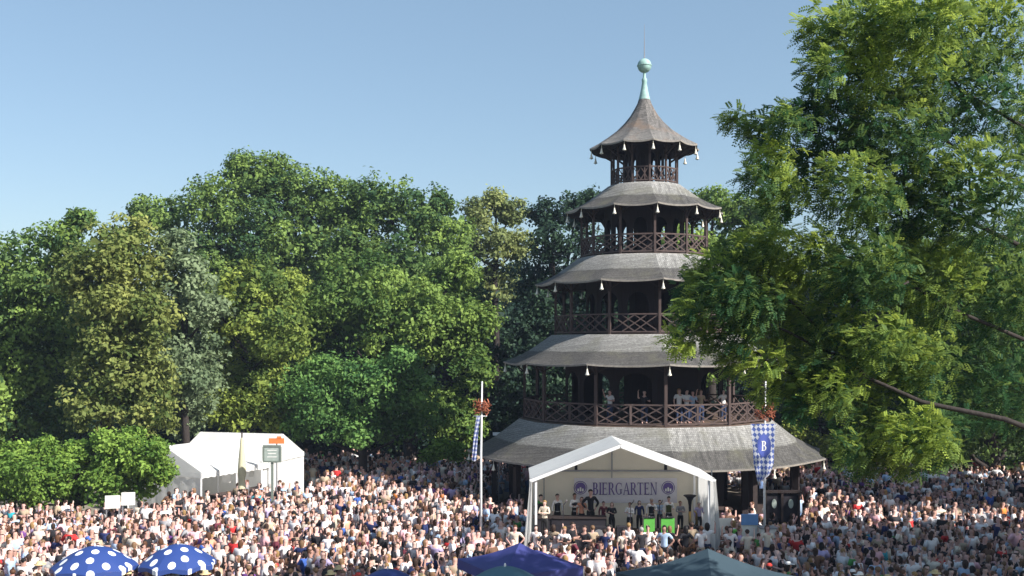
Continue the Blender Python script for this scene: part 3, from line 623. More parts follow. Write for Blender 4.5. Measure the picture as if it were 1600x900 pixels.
def shirt_mesh(pose, sub, long=False, wide=0.0, dec=1):
    n = [((0, 0, 1.12), (.135+wide, .11+wide)), ((0, 0, .88), (.155+wide, .125+wide)), ((0, 0, 1.28), (.168, .122)), ((0, 0, 1.405), (.14, .10)), ((0, 0, 1.465), (.075, .068))]
    e = [(0, 1), (0, 2), (2, 3), (3, 4)]
    for sx, (el, wr) in zip((1, -1), POSES[pose]):
        sh = Vector((sx*.168, 0, 1.418)); s = len(n); n.append((tuple(sh), .072)); e.append((3, s)); E = Vector(el)
        if long: n.append((el, .055)); e.append((s, s+1)); n.append((tuple(E.lerp(Vector(wr), .9)), .042)); e.append((s+1, s+2))
        else: n.append((tuple(sh.lerp(E, .75)), .062)); e.append((s, s+1))
    return skin_mesh('shirt', n, e, sub, dec)
def trouser_mesh(sub, short=False, dec=1):
    n = [((0, 0, .96), (.145, .115)), ((0, 0, 1.04), (.132, .105))]; e = [(0, 1)]
    for sx in (1, -1):
        s = len(n); n += [((sx*.09, 0, .82), (.102, .108)), ((sx*.102, -.012, .52), .075)]; e += [(0, s), (s, s+1)]
        if not short: n.append(((sx*.105, .015, .10), .058)); e.append((s+1, s+2))
    return skin_mesh('trousers', n, e, sub, dec)
def hair_mesh(kind, seg=12, rings=8):
    b = MB(); vs = []; fs = []; c = Vector((0, .014, 1.660))
    for i in range(rings+1):
        ph = math.pi*i/rings*(.80 if kind != 'long' else .86)
        for j in range(seg):
            th = 2*math.pi*j/seg; x, y, z = math.sin(ph)*math.cos(th), math.sin(ph)*math.sin(th), math.cos(ph)
            rx, ry, rz = (.094, .108, .103)
            if kind == 'long' and z < 0 and y > -.35: rz = .26; rx = .108; ry = .115
            if kind == 'short' and z < -.25: rx, ry = .084, .092
            vs.append(c+Vector((x*rx, y*ry, z*rz)))
    for i in range(rings):
        for j in range(seg):
            q = [i*seg+j, (i+1)*seg+j, (i+1)*seg+(j+1) % seg, i*seg+(j+1) % seg]
            m = sum((Vector(vs[a]) for a in q), Vector())/4-c
            if m.z < .042 and m.y < -.035: continue
            if kind == 'short' and m.z < -.06 and m.y < .03: continue
            fs.append(tuple(q))
    b.add(vs, fs)
    if kind == 'bun':
        b.lathe([(.0, -.04), (.035, -.025), (.042, 0), (.035, .03), (0, .045)], (0, .06, 1.785), 8)
    return b
def hat_mesh(kind):
    b = MB()
    if kind == 'straw': b.lathe([(.0, 1.80), (.07, 1.798), (.092, 1.78), (.10, 1.71), (.105, 1.705), (.19, 1.695), (.19, 1.688), (.10, 1.695)], (0, .01, 0), 14)
    else:
        b.lathe([(.0, 1.785), (.06, 1.775), (.095, 1.735), (.10, 1.695)], (0, .01, 0), 12); b.box((0, -.14, 1.695), (.13, .12, .012))
    return b
def dress_mb(n=12): return MB().lathe([(.125, 1.12), (.14, 1.02), (.19, .85), (.25, .60), (.27, .48)], n=n)
PK = list(POSES)
def add_face(me):
    bm = bmesh.new(); bm.from_mesh(me); nf = len(bm.faces)
    for sx in (-1, 1): bmesh.ops.create_icosphere(bm, subdivisions=1, radius=.011, matrix=Matrix.Translation((sx*.031, -.094, 1.648)) @ Matrix.Diagonal((1.3, .6, .8, 1)))
    bmesh.ops.create_icosphere(bm, subdivisions=1, radius=.018, matrix=Matrix.Translation((0, -.082, 1.578)) @ Matrix.Diagonal((1.2, .5, .35, 1)))
    bm.faces.ensure_lookup_table()
    for f in bm.faces[nf:]: f.material_index = 1
    bm.to_mesh(me); bm.free(); me.materials.clear(); me.materials.append(M['skin']); me.materials.append(M['eye']); return me
BODY = {}; SHIRT = {}; LSHIRT = {}
for p in PK:
    n, e = body_nodes(p); BODY[p] = add_face(skin_mesh('person', n, e, 1, .55))
    SHIRT[p] = shirt_mesh(p, 1); LSHIRT[p] = shirt_mesh(p, 1, True)
    for q in (SHIRT[p], LSHIRT[p]): q.materials.clear(); q.materials.append(M['cloth'])
TROU = trouser_mesh(1); SHORTS = trouser_mesh(1, True)
for q in (TROU, SHORTS): q.materials.clear(); q.materials.append(M['cloth'])
HAIR = {k: hair_mesh(k).mesh('hair', M['hairm'], True) for k in ('short', 'long', 'bun')}
HAT = {k: hat_mesh(k).mesh('hat', M['cloth'], True) for k in ('straw', 'cap')}
DRESS = dress_mb().mesh('skirt', M['cloth'], True)
TOPS = {'white': (.76, .74, .75), 'cream': (.66, .58, .48), 'pale blue': (.38, .50, .68), 'navy': (.02, .03, .10), 'black': (.02, .02, .025), 'grey': (.28, .28, .30), 'red': (.50, .03, .03), 'pink': (.74, .42, .46),
        'salmon': (.66, .30, .20), 'purple': (.16, .06, .24), 'teal': (.03, .30, .36), 'green': (.06, .25, .06), 'brown': (.15, .08, .05), 'blue': (.05, .12, .42), 'beige': (.40, .31, .22), 'orange': (.65, .22, .05), 'maroon': (.12, .025, .04), 'lilac': (.45, .38, .60)}
TW = {'white': 46, 'cream': 13, 'pale blue': 9, 'navy': 9, 'black': 24, 'grey': 7, 'red': 3, 'pink': 8, 'salmon': 4, 'purple': 1.5, 'teal': 1, 'green': 1, 'brown': 7, 'blue': 2, 'beige': 10, 'orange': 1.5, 'maroon': 5, 'lilac': 4}
HAIRS = {'black': (.012, .010, .010), 'dark brown': (.035, .020, .014), 'chestnut': (.09, .04, .02), 'blond': (.28, .17, .07), 'grey': (.30, .29, .28), 'light brown': (.17, .10, .055)}
HW = {'black': 20, 'dark brown': 38, 'chestnut': 18, 'blond': 8, 'grey': 5, 'light brown': 11}
SKINS = [(.54, .34, .29), (.59, .39, .34), (.46, .27, .22), (.63, .44, .39), (.37, .21, .17), (.56, .32, .28)]
BOTT = {'dark jeans': (.03, .045, .10), 'black trousers': (.02, .02, .022), 'beige shorts': (.45, .36, .26), 'leather shorts': (.13, .07, .04), 'white skirt': (.7, .7, .7), 'blue jeans': (.10, .16, .30)}
def wpick(d): return random.choices(list(d), list(d.values()))[0]
used_labels = set()
def person(loc, rz, top, hair, hk, pose, bottom, label, group, scale=1.0, long=False, vest=None, hat=None, cat='person'):
    o = link('person', BODY[pose]); o.location = loc; o.rotation_euler = (0, 0, rz); o.scale = (scale*random.uniform(.95, 1.08), scale, scale)
    o.color = (*random.choice(SKINS), 1); tag(o, label, cat, group)
    h = link('hair', HAIR[hk], o); h.color = (*HAIRS[hair], 1)
    s = link('shirt', (LSHIRT if long else SHIRT)[pose], o); s.color = (*TOPS[top], 1)
    if vest: v = link('waistcoat', VEST, o); v.color = (*vest, 1)
    if 'skirt' in bottom: t = link('skirt', DRESS, o)
    elif 'shorts' in bottom: t = link('shorts', SHORTS, o)
    else: t = link('trousers', TROU, o)
    t.color = (*BOTT[bottom], 1)
    if hat: g = link('hat', HAT[hat[0]], o); g.color = (*hat[1], 1)
    return o
VEST = skin_mesh('waistcoat', [((0, 0, 1.12), (.150, .125)), ((0, 0, .94), (.158, .130)), ((0, 0, 1.28), (.178, .132)), ((0, 0, 1.40), (.150, .110))], [(0, 1), (0, 2), (2, 3)], 1); VEST.materials.clear(); VEST.materials.append(M['cloth'])

# keep-out zones for the crowd
def blocked(x, y):
    if math.hypot(x-TX, y-TY) < 8.9: return True
    if -.0 < x < 9.1 and 41.1 < y < 46.5: return True
    if x < -18.2 and y > (50.3 if x > -24 else 51.5): return True
    if x < -15.2 and y > 54.0: return True
    if x < -11.6 and 57.4 < y < 65.5: return True
    if x < -19 and y > 57: return True
    if y > 75 : return True
    if x > 3 and y > 68: return True
    for cx, cy in POLES:
        if math.hypot(x-cx, y-cy) < .35: return True
    return False
POLES = [(-1.33, 43), (10.75, 43.5), (-14.0, 34.4), (-11.2, 34.6), (-4.0, 33.5), (.35, 31.7), (6.0, 31.0), (9.3, 43), (10.6, 42.6)]
pts = []
sp = .56; y = 33.4; row = 0
while y < 75:
    x = -.54*y+(row % 2)*sp/2
    while x < .54*y:
        px_, py_ = x+random.uniform(-.26, .26), y+random.uniform(-.26, .26)
        # gangways between the benches, thinner where the garden is less packed
        if not blocked(px_, py_) and random.random() < (.93 if y < 62 else .80): pts.append((px_, py_))
        x += sp
    y += sp*.92; row += 1
pts.sort(key=lambda p: p[1])
NEAR_N = 250
near = pts[:NEAR_N]; far = pts[NEAR_N:]
LAND = [(-14.0, 34.4, 'left dotted parasol'), (-11.2, 34.6, 'right dotted parasol'), (-4.2, 33.5, 'small navy parasol'), (.35, 31.7, 'blue pavilion'), (6.0, 31, 'slate pavilion')]
def place_words(x, y):
    px = 800+x/y*F
    z = [(118, 'left of the left dotted parasol'), (215, 'behind the left dotted parasol'), (250, 'between the dotted parasols'), (340, 'behind the right dotted parasol'), (420, 'just right of the dotted parasols'), (500, 'well right of the dotted parasols'), (570, 'just left of the navy parasol'), (650, 'behind the navy parasol'), (720, 'left of the blue pavilion'), (905, 'behind the blue pavilion'),
         (985, 'between the blue and slate pavilions'), (1215, 'behind the slate pavilion'), (1300, 'just right of the slate pavilion'), (1400, 'in shade right of the slate pavilion'), (1490, 'in shade near the right edge'), (9999, 'at the far right edge')]
    for lim, wds in z:
        if px < lim: return wds
GARM = ['t-shirt', 'long-sleeved shirt']
HK = {'short': 'short', 'long': 'long', 'bun': 'tied-up'}
for (x, y) in near:
    for tr in range(400):
        top, hair, hk, pose, lg = wpick(TW), wpick(HW), random.choices(('short', 'long', 'bun'), (5, 4, 1))[0], random.choice(PK), random.random() < .25
        bottom = random.choice(list(BOTT)); bottom = bottom if not ('skirt' in bottom and hk == 'short') else 'dark jeans'
        hat = random.choices((None, ('straw', (.62, .48, .26)), ('cap', (.5, .05, .04)), ('cap', (.75, .75, .75))), (88, 5, 3, 4))[0]
        hatw = '' if not hat else (' under straw hat' if hat[0] == 'straw' else (' under red cap' if hat[1][0] < .6 else ' under white cap'))
        lab = f"{HK[hk]} {hair} hair{hatw}, {top} {'long-sleeved shirt' if lg else 't-shirt'}, {place_words(x, y)}"
        if lab not in used_labels and len(lab.split()) <= 16: break
    used_labels.add(lab)
    person((x, y, 0), random.choice((0, math.pi, 1.4, -1.4, .5, -2.5))+random.uniform(-.5, .5), top, hair, hk, pose, bottom, lab, 'guests in the nearest rows of the crowd', random.uniform(.92, 1.07), lg, None, hat)

# guests standing on benches right before the stage
for bi, (bx, by) in enumerate([(.9, 40.75), (3.2, 40.65), (5.5, 40.8), (7.8, 40.7), (2.0, 40.0), (4.3, 39.95), (6.7, 40.05), (9.2, 40.0)]):
    bn = tag(empty('bench', (bx, by, 0)), 'bench with guests standing on it before the stage, ' + ('front row, ' if by < 40.3 else 'back row, ') + ('first', 'second', 'third', 'fourth', 'first', 'second', 'third', 'fourth')[bi] + ' from the left', 'bench', 'beer benches before the stage')
    MB().box((0, 0, .45), (2.2, .27, .035)).build('seat', M['wood_post'], bn)
    for sx in (-.85, .85): MB().box((sx, 0, .215), (.04, .24, .43)).build('leg', M['grey_metal'], bn)
    for k in range(3):
        for tr in range(400):
            top, hair, hk, pose = wpick(TW), wpick(HW), random.choice(('short', 'long')), random.choice(PK)
            lab = f"guest on a bench before the stage, {top} shirt, {HK[hk]} {hair} hair, {pose}"
            if lab not in used_labels and len(lab.split()) <= 16: break
        used_labels.add(lab)
        person((bx-.75+.75*k+random.uniform(-.1, .1), by, .468), random.choice((0, math.pi, math.pi))+random.uniform(-.6, .6), top, hair, hk, pose, random.choice(list(BOTT)[:4]), lab, 'guests standing on benches before the stage', random.uniform(.94, 1.04))

# far crowd: one mass
def lod_person(pose, hk, dress):
    parts = []
    n, e = body_nodes(pose, False); hm = skin_mesh('a', n[:8]+n[8:16], [x_ for x_ in e if max(x_) < 16], 0, .46)
    parts.append((hm, 0)); parts.append((shirt_mesh(pose, 0, dec=.5), 1))
    parts.append((dress_mb(8).mesh('d') if dress else trouser_mesh(0, dec=.3), 2)); parts.append((hair_mesh(hk, 8, 5).mesh('h'), 3))
    V, Fc, C = [], [], []; o = 0
    for me, pid in parts:
        me.calc_loop_triangles(); v = np.empty(len(me.vertices)*3, np.float32); me.vertices.foreach_get('co', v); v = v.reshape(-1, 3)
        t = np.empty(len(me.loop_triangles)*3, np.int32); me.loop_triangles.foreach_get('vertices', t); t = t.reshape(-1, 3)
        V.append(v); Fc.append(t+o); C.append(np.full(len(v), pid)); o += len(v); bpy.data.meshes.remove(me)
    return np.concatenate(V), np.concatenate(Fc), np.concatenate(C)
LODS = [lod_person(p, h, d) for p in PK for h, d in (('short', False), ('long', True))]
def seated(t):                            # bend the legs so that the figure sits on a bench
    V, Fc, C = t; V = V.copy(); z = V[:, 2].copy(); lo = z < .92
    th = lo & (z > .5); V[th, 1] -= (.92-z[th])*1.05; V[th, 2] = .50+(z[th]-.5)*.12
    sh = z <= .5; V[sh, 1] -= .44; V[~lo, 2] -= .37; return V, Fc, C
LODS = LODS+[seated(t) for t in LODS]*2
VV, FF, CC = [], [], []; o_ = 0
topc = list(TOPS.values()); topw = np.array([TW[k] for k in TOPS], float); topw /= topw.sum(); hc = list(HAIRS.values()); hw = np.array([HW[k] for k in HAIRS], float); hw /= hw.sum(); bc_ = list(BOTT.values())
for (x, y) in far:
    V, Fc, C = LODS[rng.integers(len(LODS))]; a = rng.choice([0, math.pi, 1.5, -1.5])+rng.normal(0, .6); s = rng.uniform(.9, 1.08); ca, sa = math.cos(a)*s, math.sin(a)*s
    W = np.stack([V[:, 0]*ca-V[:, 1]*sa+x, V[:, 0]*sa+V[:, 1]*ca+y, V[:, 2]*s], 1)
    pal = np.array([SKINS[rng.integers(len(SKINS))], topc[rng.choice(len(topc), p=topw)], bc_[rng.integers(len(bc_))], hc[rng.choice(len(hc), p=hw)]])*rng.uniform(.85, 1.15)
    VV.append(W); FF.append(Fc+o_); CC.append(pal[C]); o_ += len(V)
VV = np.concatenate(VV); FF = np.concatenate(FF); CC = np.clip(np.concatenate(CC), 0, 1)
me = np_mesh('crowd', VV, FF, M['crowd'], None, 3)
ca_ = me.attributes.new('col', 'FLOAT_COLOR', 'POINT'); ca_.data.foreach_set('color', np.concatenate([CC, np.ones((len(CC), 1))], 1).astype(np.float32).ravel())
tag(link('crowd', me), 'dense crowd of guests filling the beer garden round the tower', 'crowd', kind='stuff')
print('CROWD', len(far), 'tris', len(FF))

# people on the tower galleries
gl = [(1, -30), (1, -9), (1, 12), (1, 17), (1, 21), (1, 27), (1, 48)]
for i, (ti, dg) in enumerate(gl):
    t = tiers[ti]; a = R(dg)+A0-R(7.4)*0; rr = t['rg']*math.cos(math.pi/12)*.76
    p = (TX+math.sin(a)*rr, TY-math.cos(a)*rr, t['zf']+.001)
    for tr in range(300):
        top, hair = wpick(TW), wpick(HW); hk = random.choice(('short', 'long'))
        lab = f"person with {HK[hk]} {hair} hair in {top} shirt at the {('','lowest','second','third')[ti]} gallery railing"
        if lab not in used_labels: break
    used_labels.add(lab)
    person(p, a+random.uniform(-.5, .5), top, hair, hk, random.choice(PK), 'dark jeans', lab, 'visitors on the tower galleries', random.uniform(.94, 1.04))

# ------------------------------------------------------------------ stage marquee with banner and band
YF, YB = 41.5, 45.0
def XF(px, Y): return (px-800)/F*Y
xl, xr = XF(829, YF), XF(1116, YF); xm = XF(969, YF); ze_, zr_ = CAMZ-(747-HOR)/F*YF, CAMZ-(693-HOR)/F*YF
stage = tag(empty('stage_marquee', (xm, YF, 0)), 'open-fronted white gabled marquee over the band stage before the tower', 'marquee')
def W(o, mb, name, m, parent, smooth=False):   # world coordinates -> parent's space
    mb.v = [tuple(Vector(v)-o) for v in mb.v]; return mb.build(name, m, parent, smooth)
O = Vector((xm, YF, 0))
th = .05
for sx, xe in ((-1, xl), (1, xr)):
    b = MB(); nrm = Vector((sx*(zr_-ze_), 0, abs(xe-xm))).normalized()*th
    ov = Vector((sx*.03, 0, -.02)); a, c = Vector((xm, YF-.1, zr_)), Vector((xe, YF-.1, ze_))+ov; nseg = 6; top = []
    for yy in np.linspace(YF-.1, YB+.1, 5):
        for q in range(nseg+1):
            f = q/nseg; p = a.lerp(c, f); p.y = yy; p.z -= .05*math.sin(math.pi*f)*(1 if YF < yy < YB else 0); top.append(p)
    bot = [p-nrm for p in top]; K = nseg+1; n = len(top); fs = []
    for i in range(4):
        for q in range(nseg): k = i*K+q; fs += [(k, k+1, k+K+1, k+K), (n+k, n+k+K, n+k+K+1, n+k+1)]
    b.add(top+bot, fs); W(O, b, 'roof_panel', M['tent'], stage)
    b = MB(); b.bar(Vector((xm, YF-.14, zr_-.09)), Vector((xe, YF-.14, ze_-.09))+ov*.9, .08, .13); W(O, b, 'front_rafter', M['white_metal'], stage)
    # side wall as a hanging sheet with folds, front edge tied outwards
    b = MB(); vs = []; nz_ = 8; ny = 16
    for i in range(nz_+1):
        for j in range(ny+1):
            f = j/ny; yy = YF+f*(YB-YF); g = i/nz_; fl = .45*(g**1.3)*max(0, 1-f*5)*sx*.7
            vs.append(Vector((xe-sx*.03+fl+.03*math.sin(j*2.3)*g, yy, ze_-.03-g*(ze_-.05))))
    b.add(vs, [(i*(ny+1)+j, i*(ny+1)+j+1, (i+1)*(ny+1)+j+1, (i+1)*(ny+1)+j) for i in range(nz_) for j in range(ny)]); W(O, b, 'side_wall', M['tent'], stage, True)
    # gathered front curtain
    b = MB(); vs = []
    for i in range(nz_+1):
        g = i/nz_
        for j in range(9):
            f = j/8; wd_ = .10+.30*g; vs.append(Vector((xe+sx*(-.05+(-.10+f)*wd_*.9+.10*g), YF-.17-.05*math.sin(j*2.4), ze_-.1-g*(ze_-.2))))
    b.add(vs, [(i*9+j, i*9+j+1, (i+1)*9+j+1, (i+1)*9+j) for i in range(nz_) for j in range(8)]); W(O, b, 'front_curtain', M['tent'], stage, True)
    for yy in (YF-.02, YB-.2): W(O, MB().bar((xe-sx*.22, yy, 0), (xe-sx*.22, yy, ze_-.1), .09), 'leg', M['white_metal'], stage)
b = MB(); yb = YB; b.add([(xl, yb, .1), (xr, yb, .1), (xr, yb, ze_-.05), (xl, yb, ze_-.05)], [(0, 1, 2, 3)]); W(O, b, 'back_wall', M['tent_glow'], stage)
b = MB(); b.add([(xl, yb, ze_-.05), (xr, yb, ze_-.05), (xm, yb, zr_-.08)], [(0, 1, 2)]); W(O, b, 'back_gable', M['tent_glow'], stage)
W(O, MB().bar((xl+.1, yb-.08, ze_-.12), (xr-.1, yb-.08, ze_-.12), .07), 'cross_beam', M['grey_metal'], stage)
W(O, MB().bar((xm, yb-.08, ze_-.1), (xm, yb-.08, zr_-.12), .06), 'king_post', M['grey_metal'], stage)
W(O, MB().bar((xm, yb-.06, 1.4), (xm, yb-.06, ze_-.15), .035), 'seam_pole', M['grey_metal'], stage)
for pxx in (895+5, 1040): W(O, MB().box((XF(pxx, YB-.2), YB-.2, ze_+.12), (.12, .12, .36)), 'spotlight', M['black'], stage)
for pxx in (850, 1112): W(O, MB().bar((XF(pxx, YB-.1), YB-.1, .2), (XF(pxx, YB-.1), YB-.1, ze_-.1), .05), 'wall_pole', M['grey_metal'], stage)
# stage platform
FZ = 1.28
plat = tag(empty('stage_platform', (xm, (YF+YB)/2, 0)), 'black-draped raised stage platform inside the white marquee', 'stage')
MB().box((0, 0, FZ/2), (xr-xl-.7, YB-YF-.3, FZ-.02)).build('platform', M['black'], plat)
MB().box((0, 0, FZ+.01), (xr-xl-.65, YB-YF-.25, .04)).build('deck', M['deck'], plat)
# riser front on the left
rise = tag(empty('stage_riser', (XF(890, 43.1), 43.3, FZ+.03)), 'long black-clothed table at the left half of the stage', 'table')
MB().box((0, 0, .36), (3.0, .7, .72)).build('tabletop_cloth', M['black'], rise); MB().box((0, 0, .74), (3.1, .8, .04)).build('tabletop', M['wood_dark'], rise)
drp = tag(empty('stage_drape', (xm, YF+.05, 0)), 'black cloth drape hung along the front edge of the stage', 'drape')
b = MB(); vv = []
for j in range(49):
    x_ = -(xr-xl-.9)/2+(xr-xl-.9)*j/48; vv += [(x_, .03*math.sin(j*1.7), FZ+.12), (x_, .05*math.sin(j*1.7+.4), 0.02)]
b.add(vv, [(2*j, 2*j+1, 2*j+3, 2*j+2) for j in range(48)]); b.build('cloth', M['black'], drp, True)
for i, px in enumerate((893, 935, 975, 1085)):
    q = tag(empty('stage_speaker', (XF(px, 42.2), 42.2, FZ+.03)), 'black speaker box at the stage front, '+('below the first letters', 'below the middle letters', 'left of the green music stands', 'beside the tuba')[i], 'speaker', 'speaker boxes along the stage front')
    MB().box((0, 0, .27), (.62, .4, .54)).build('cabinet', M['black'], q); MB().lathe([(.0, 0), (.17, .0), (.19, .015), (.0, .02)], n=14).build('speaker_cone', M['grey_metal'], q).matrix_local = Matrix.Translation((0, -.205, .27)) @ Matrix.Rotation(R(90), 4, 'X')
for i, px in enumerate((880, 985, 1030)):
    q = tag(empty('microphone_stand', (XF(px, 42.6), 42.6, FZ+.03)), 'thin black microphone stand '+('before the musicians at left', 'right of the stage centre', 'between the green music stands')[i], 'microphone stand', 'microphone stands')
    MB().bar((0, 0, 0), (0, 0, 1.35), .03).build('stand', M['black'], q); MB().bar((0, 0, 1.35), (.15, .1, 1.5), .025).build('boom', M['black'], q); MB().lathe([(0, 0), (.03, .02), (.03, .08), (0, .1)], (.15, .1, 1.48), 8).build('microphone', M['grey_metal'], q)
# banner
YN = YB-.16; bx0, bx1 = XF(897, YN), XF(1058, YN); bz1, bz0 = CAMZ-(747-HOR)/F*YN, CAMZ-(786-HOR)/F*YN
ban = empty('stage_banner', ((bx0+bx1)/2, YN, bz0)); tag(ban, 'pale lilac banner reading BIERGARTEN between two purple roundels', 'banner')
BO = Vector(((bx0+bx1)/2, YN, bz0)); BW, BH = bx1-bx0, bz1-bz0
b = MB(); vs = []
for j in range(25):
    for i in range(2): vs.append((-BW/2+BW*j/24, .02+.008*math.sin(j*1.1), BH*i))
b.add(vs, [(2*j, 2*j+2, 2*j+3, 2*j+1) for j in range(24)]); b.build('cloth', M['banner'], ban, True)
def glyph(ch):
    Q = []   # polygons in a 0..1 tall box ; serif capitals
    t, n = .17, .065
    def rect(x0, y0, x1, y1): Q.append([(x0, y0), (x1, y0), (x1, y1), (x0, y1)])
    def stem(x, w=t): rect(x, 0, x+w, 1); rect(x-.07, 0, x+w+.07, .05); rect(x-.07, .95, x+w+.07, 1)
    def arc(cx, cy, rx, ry, a0, a1, t0=.17, N_=12):
        for i in range(N_):
            u, v = R(a0+(a1-a0)*i/N_), R(a0+(a1-a0)*(i+1)/N_)
            def rr(a): return 1-(t0*abs(math.cos(a))+n*abs(math.sin(a)))/max(rx, ry)*1.0
            Q.append([(cx+rx*math.cos(u), cy+ry*math.sin(u)), (cx+rx*math.cos(v), cy+ry*math.sin(v)), (cx+rx*rr(v)*math.cos(v), cy+ry*(1-n/ry)*math.sin(v)), (cx+rx*rr(u)*math.cos(u), cy+ry*(1-n/ry)*math.sin(u))])
    if ch == 'I': stem(.07); return Q, .31
    if ch == 'B':
        stem(.07); rect(.2, .935, .38, 1); rect(.2, .48, .40, .54); rect(.2, 0, .40, .065); arc(.36, .75, .25, .25, -90, 90); arc(.38, .27, .30, .27, -90, 90); return Q, .74
    if ch == 'R':
        stem(.07); rect(.2, .935, .38, 1); rect(.2, .45, .40, .51); arc(.38, .73, .27, .27, -90, 90); Q.append([(.34, .47), (.50, .47), (.82, 0), (.64, 0)]); rect(.60, 0, .86, .05); return Q, .82
    if ch == 'E':
        stem(.07); rect(.2, .935, .62, 1); rect(.2, .47, .50, .53); rect(.2, 0, .64, .065); rect(.58, .80, .62, .95); rect(.60, .0, .65, .2); rect(.47, .38, .51, .62); return Q, .72
    if ch == 'T':
        stem(.28); rect(.0, .935, .74, 1); rect(0, .78, .04, .95); rect(.70, .78, .74, .95); return Q, .76
    if ch == 'G':
        arc(.48, .5, .46, .5, 50, 318); rect(.62, 0.08, .78, .42); rect(.54, .40, .86, .45); rect(.76, .68, .80, .95); return Q, .90
    if ch == 'A':
        Q.append([(.40, 1), (.48, 1), (.82, 0), (.64, 0)]); Q.append([(.40, 1), (.44, .9), (.14, 0), (.06, 0)]); rect(.2, .30, .62, .36); rect(-.02, 0, .22, .05); rect(.56, 0, .90, .05); return Q, .86
    if ch == 'N':
        rect(.10, 0, .165, 1); rect(.70, 0, .765, 1); Q.append([(.06, 1), (.22, 1), (.765, 0), (.66, 0)]); rect(.0, 0, .26, .05); rect(0, .95, .16, 1); rect(.60, .95, .86, 1); return Q, .88
    return Q, .4
def text_mesh(txt, h, m, parent, loc, track=.06, name='letter', width=None):
    G = [glyph(c) for c in txt]; tot = sum(g[1]+track for g in G)-track; sx = h if width is None else width/tot; x = -tot*sx/2
    for (Q, adv) in G:
        b = MB()
        for q in Q:
            n = len(q); b.add([(x+a*sx, 0, c*h) for a, c in q]+[(x+a*sx, .006, c*h) for a, c in q], [tuple(range(n)), tuple(range(2*n-1, n-1, -1))])
        o = b.build(name, m, parent); o.location = loc; x += (adv+track)*sx
def pxx(px): return XF(px, YN)-BO.x
def pzz(py): return CAMZ-(py-HOR)/F*YN-BO.z
tx0, tx1 = pxx(926), pxx(1027)
text_mesh('BIERGARTEN', pzz(754)-pzz(773), M['purple'], ban, Vector(((tx0+tx1)/2, -.004, pzz(773))), width=tx1-tx0)
for cx_ in (907, 1044):
    rr = 10.5/F*YN; c = Vector((pxx(cx_), 0, pzz(762)))
    e = MB(); N_ = 24
    e.add([(c.x+rr*math.cos(2*math.pi*i/N_), -.003, c.z+rr*math.sin(2*math.pi*i/N_)) for i in range(N_)]+[(c.x+rr*math.cos(2*math.pi*i/N_), .006, c.z+rr*math.sin(2*math.pi*i/N_)) for i in range(N_)], [tuple(range(N_))[::-1], tuple(range(N_, 2*N_))]+[(i, (i+1) % N_, N_+(i+1) % N_, N_+i) for i in range(N_)])
    ro = e.build('roundel', M['purple'], ban)
    e = MB()
    for i in range(N_):
        a, d = 2*math.pi*i/N_, 2*math.pi*(i+1)/N_; e.add([(c.x+rr*.88*math.cos(a), -.008, c.z+rr*.88*math.sin(a)), (c.x+rr*.88*math.cos(d), -.008, c.z+rr*.88*math.sin(d)), (c.x+rr*.80*math.cos(d), -.008, c.z+rr*.80*math.sin(d)), (c.x+rr*.80*math.cos(a), -.008, c.z+rr*.80*math.sin(a))], [(0, 1, 2, 3)])
    for dx, hh in ((-.34, .42), (0, .62), (.34, .42)): e.add([(c.x+(dx-.12)*rr, -.008, c.z-.55*rr), (c.x+(dx+.12)*rr, -.008, c.z-.55*rr), (c.x+(dx+.12)*rr, -.008, c.z+(hh-.55)*rr), (c.x+(dx-.12)*rr, -.008, c.z+(hh-.55)*rr)], [(0, 1, 2, 3)])
    e.build('emblem', M['board'], ro)
# band
def band(px, Y, py, kind, lab, seat=False):
    z = CAMZ-(py-HOR)/F*Y; sc = min(1.06, max(.75, (z-(FZ+.03))/1.77)); 
    top, vest, hair, hk, pose = kind; used_labels.add(lab)
    return person((XF(px, Y), Y, FZ+.031), random.uniform(-.5, .5), top, hair, hk, pose, 'black trousers', lab, 'musicians on the stage', sc, True, vest)
BL = (.02, .02, .025)
band(845, 44.0, 772, ('green', BL, 'black', 'short', 'one arm bent forward'), 'leftmost musician on stage in green shirt and black waistcoat')
band(851, 43.0-.6, 781, ('cream', None, 'blond', 'short', 'arms folded'), 'fair-haired musician in cream shirt before the leftmost musician')
band(871, 44.0, 771, ('white', BL, 'black', 'short', 'arms at the sides'), 'musician in black waistcoat and white sleeves second from the left')
band(898, 44.0, 770, ('white', BL, 'dark brown', 'short', 'arms folded'), 'musician with dark hair below the left purple roundel')
band(909, 43.9, 776, ('salmon', None, 'chestnut', 'long', 'one arm bent forward'), 'musician in salmon top beside the black figure at centre left')
band(923, 43.8, 764, ('black', None, 'black', 'short', 'hands on hips'), 'tallest musician all in black below the letter B')
band(943, 43.9, 786, ('maroon', None, 'dark brown', 'short', 'one arm bent forward'), 'shorter musician in maroon left of the stage centre')
band(956, 43.6, 789, ('black', None, 'light brown', 'long', 'arms folded'), 'musician in black with long light hair near stage centre')
band(984, 43.6, 790, ('white', None, 'chestnut', 'short', 'arms folded'), 'musician in plain white shirt just right of stage centre')
band(999, 44.1, 783, ('navy', None, 'black', 'long', 'arms at the sides'), 'musician in navy with long black hair right of centre')
band(1018, 43.9, 778, ('white', BL, 'grey', 'short', 'one arm bent forward'), 'grey-haired musician in black waistcoat behind the left green music stand')
band(1031, 44.3, 782, ('pale blue', None, 'chestnut', 'short', 'arms folded'), 'musician in pale blue shirt between the green music stands')
band(1045, 43.9, 775, ('white', (.06, .07, .02), 'black', 'short', 'one arm bent forward'), 'musician in dark olive waistcoat behind the right green music stand')
band(1063, 44.0, 785, ('grey', None, 'light brown', 'short', 'arms folded'), 'musician in grey shirt left of the large dark horn')
band(1092, 43.7, 788, ('lilac', None, 'grey', 'short', 'one arm bent forward'), 'rightmost musician in lilac shirt beside the large dark horn')
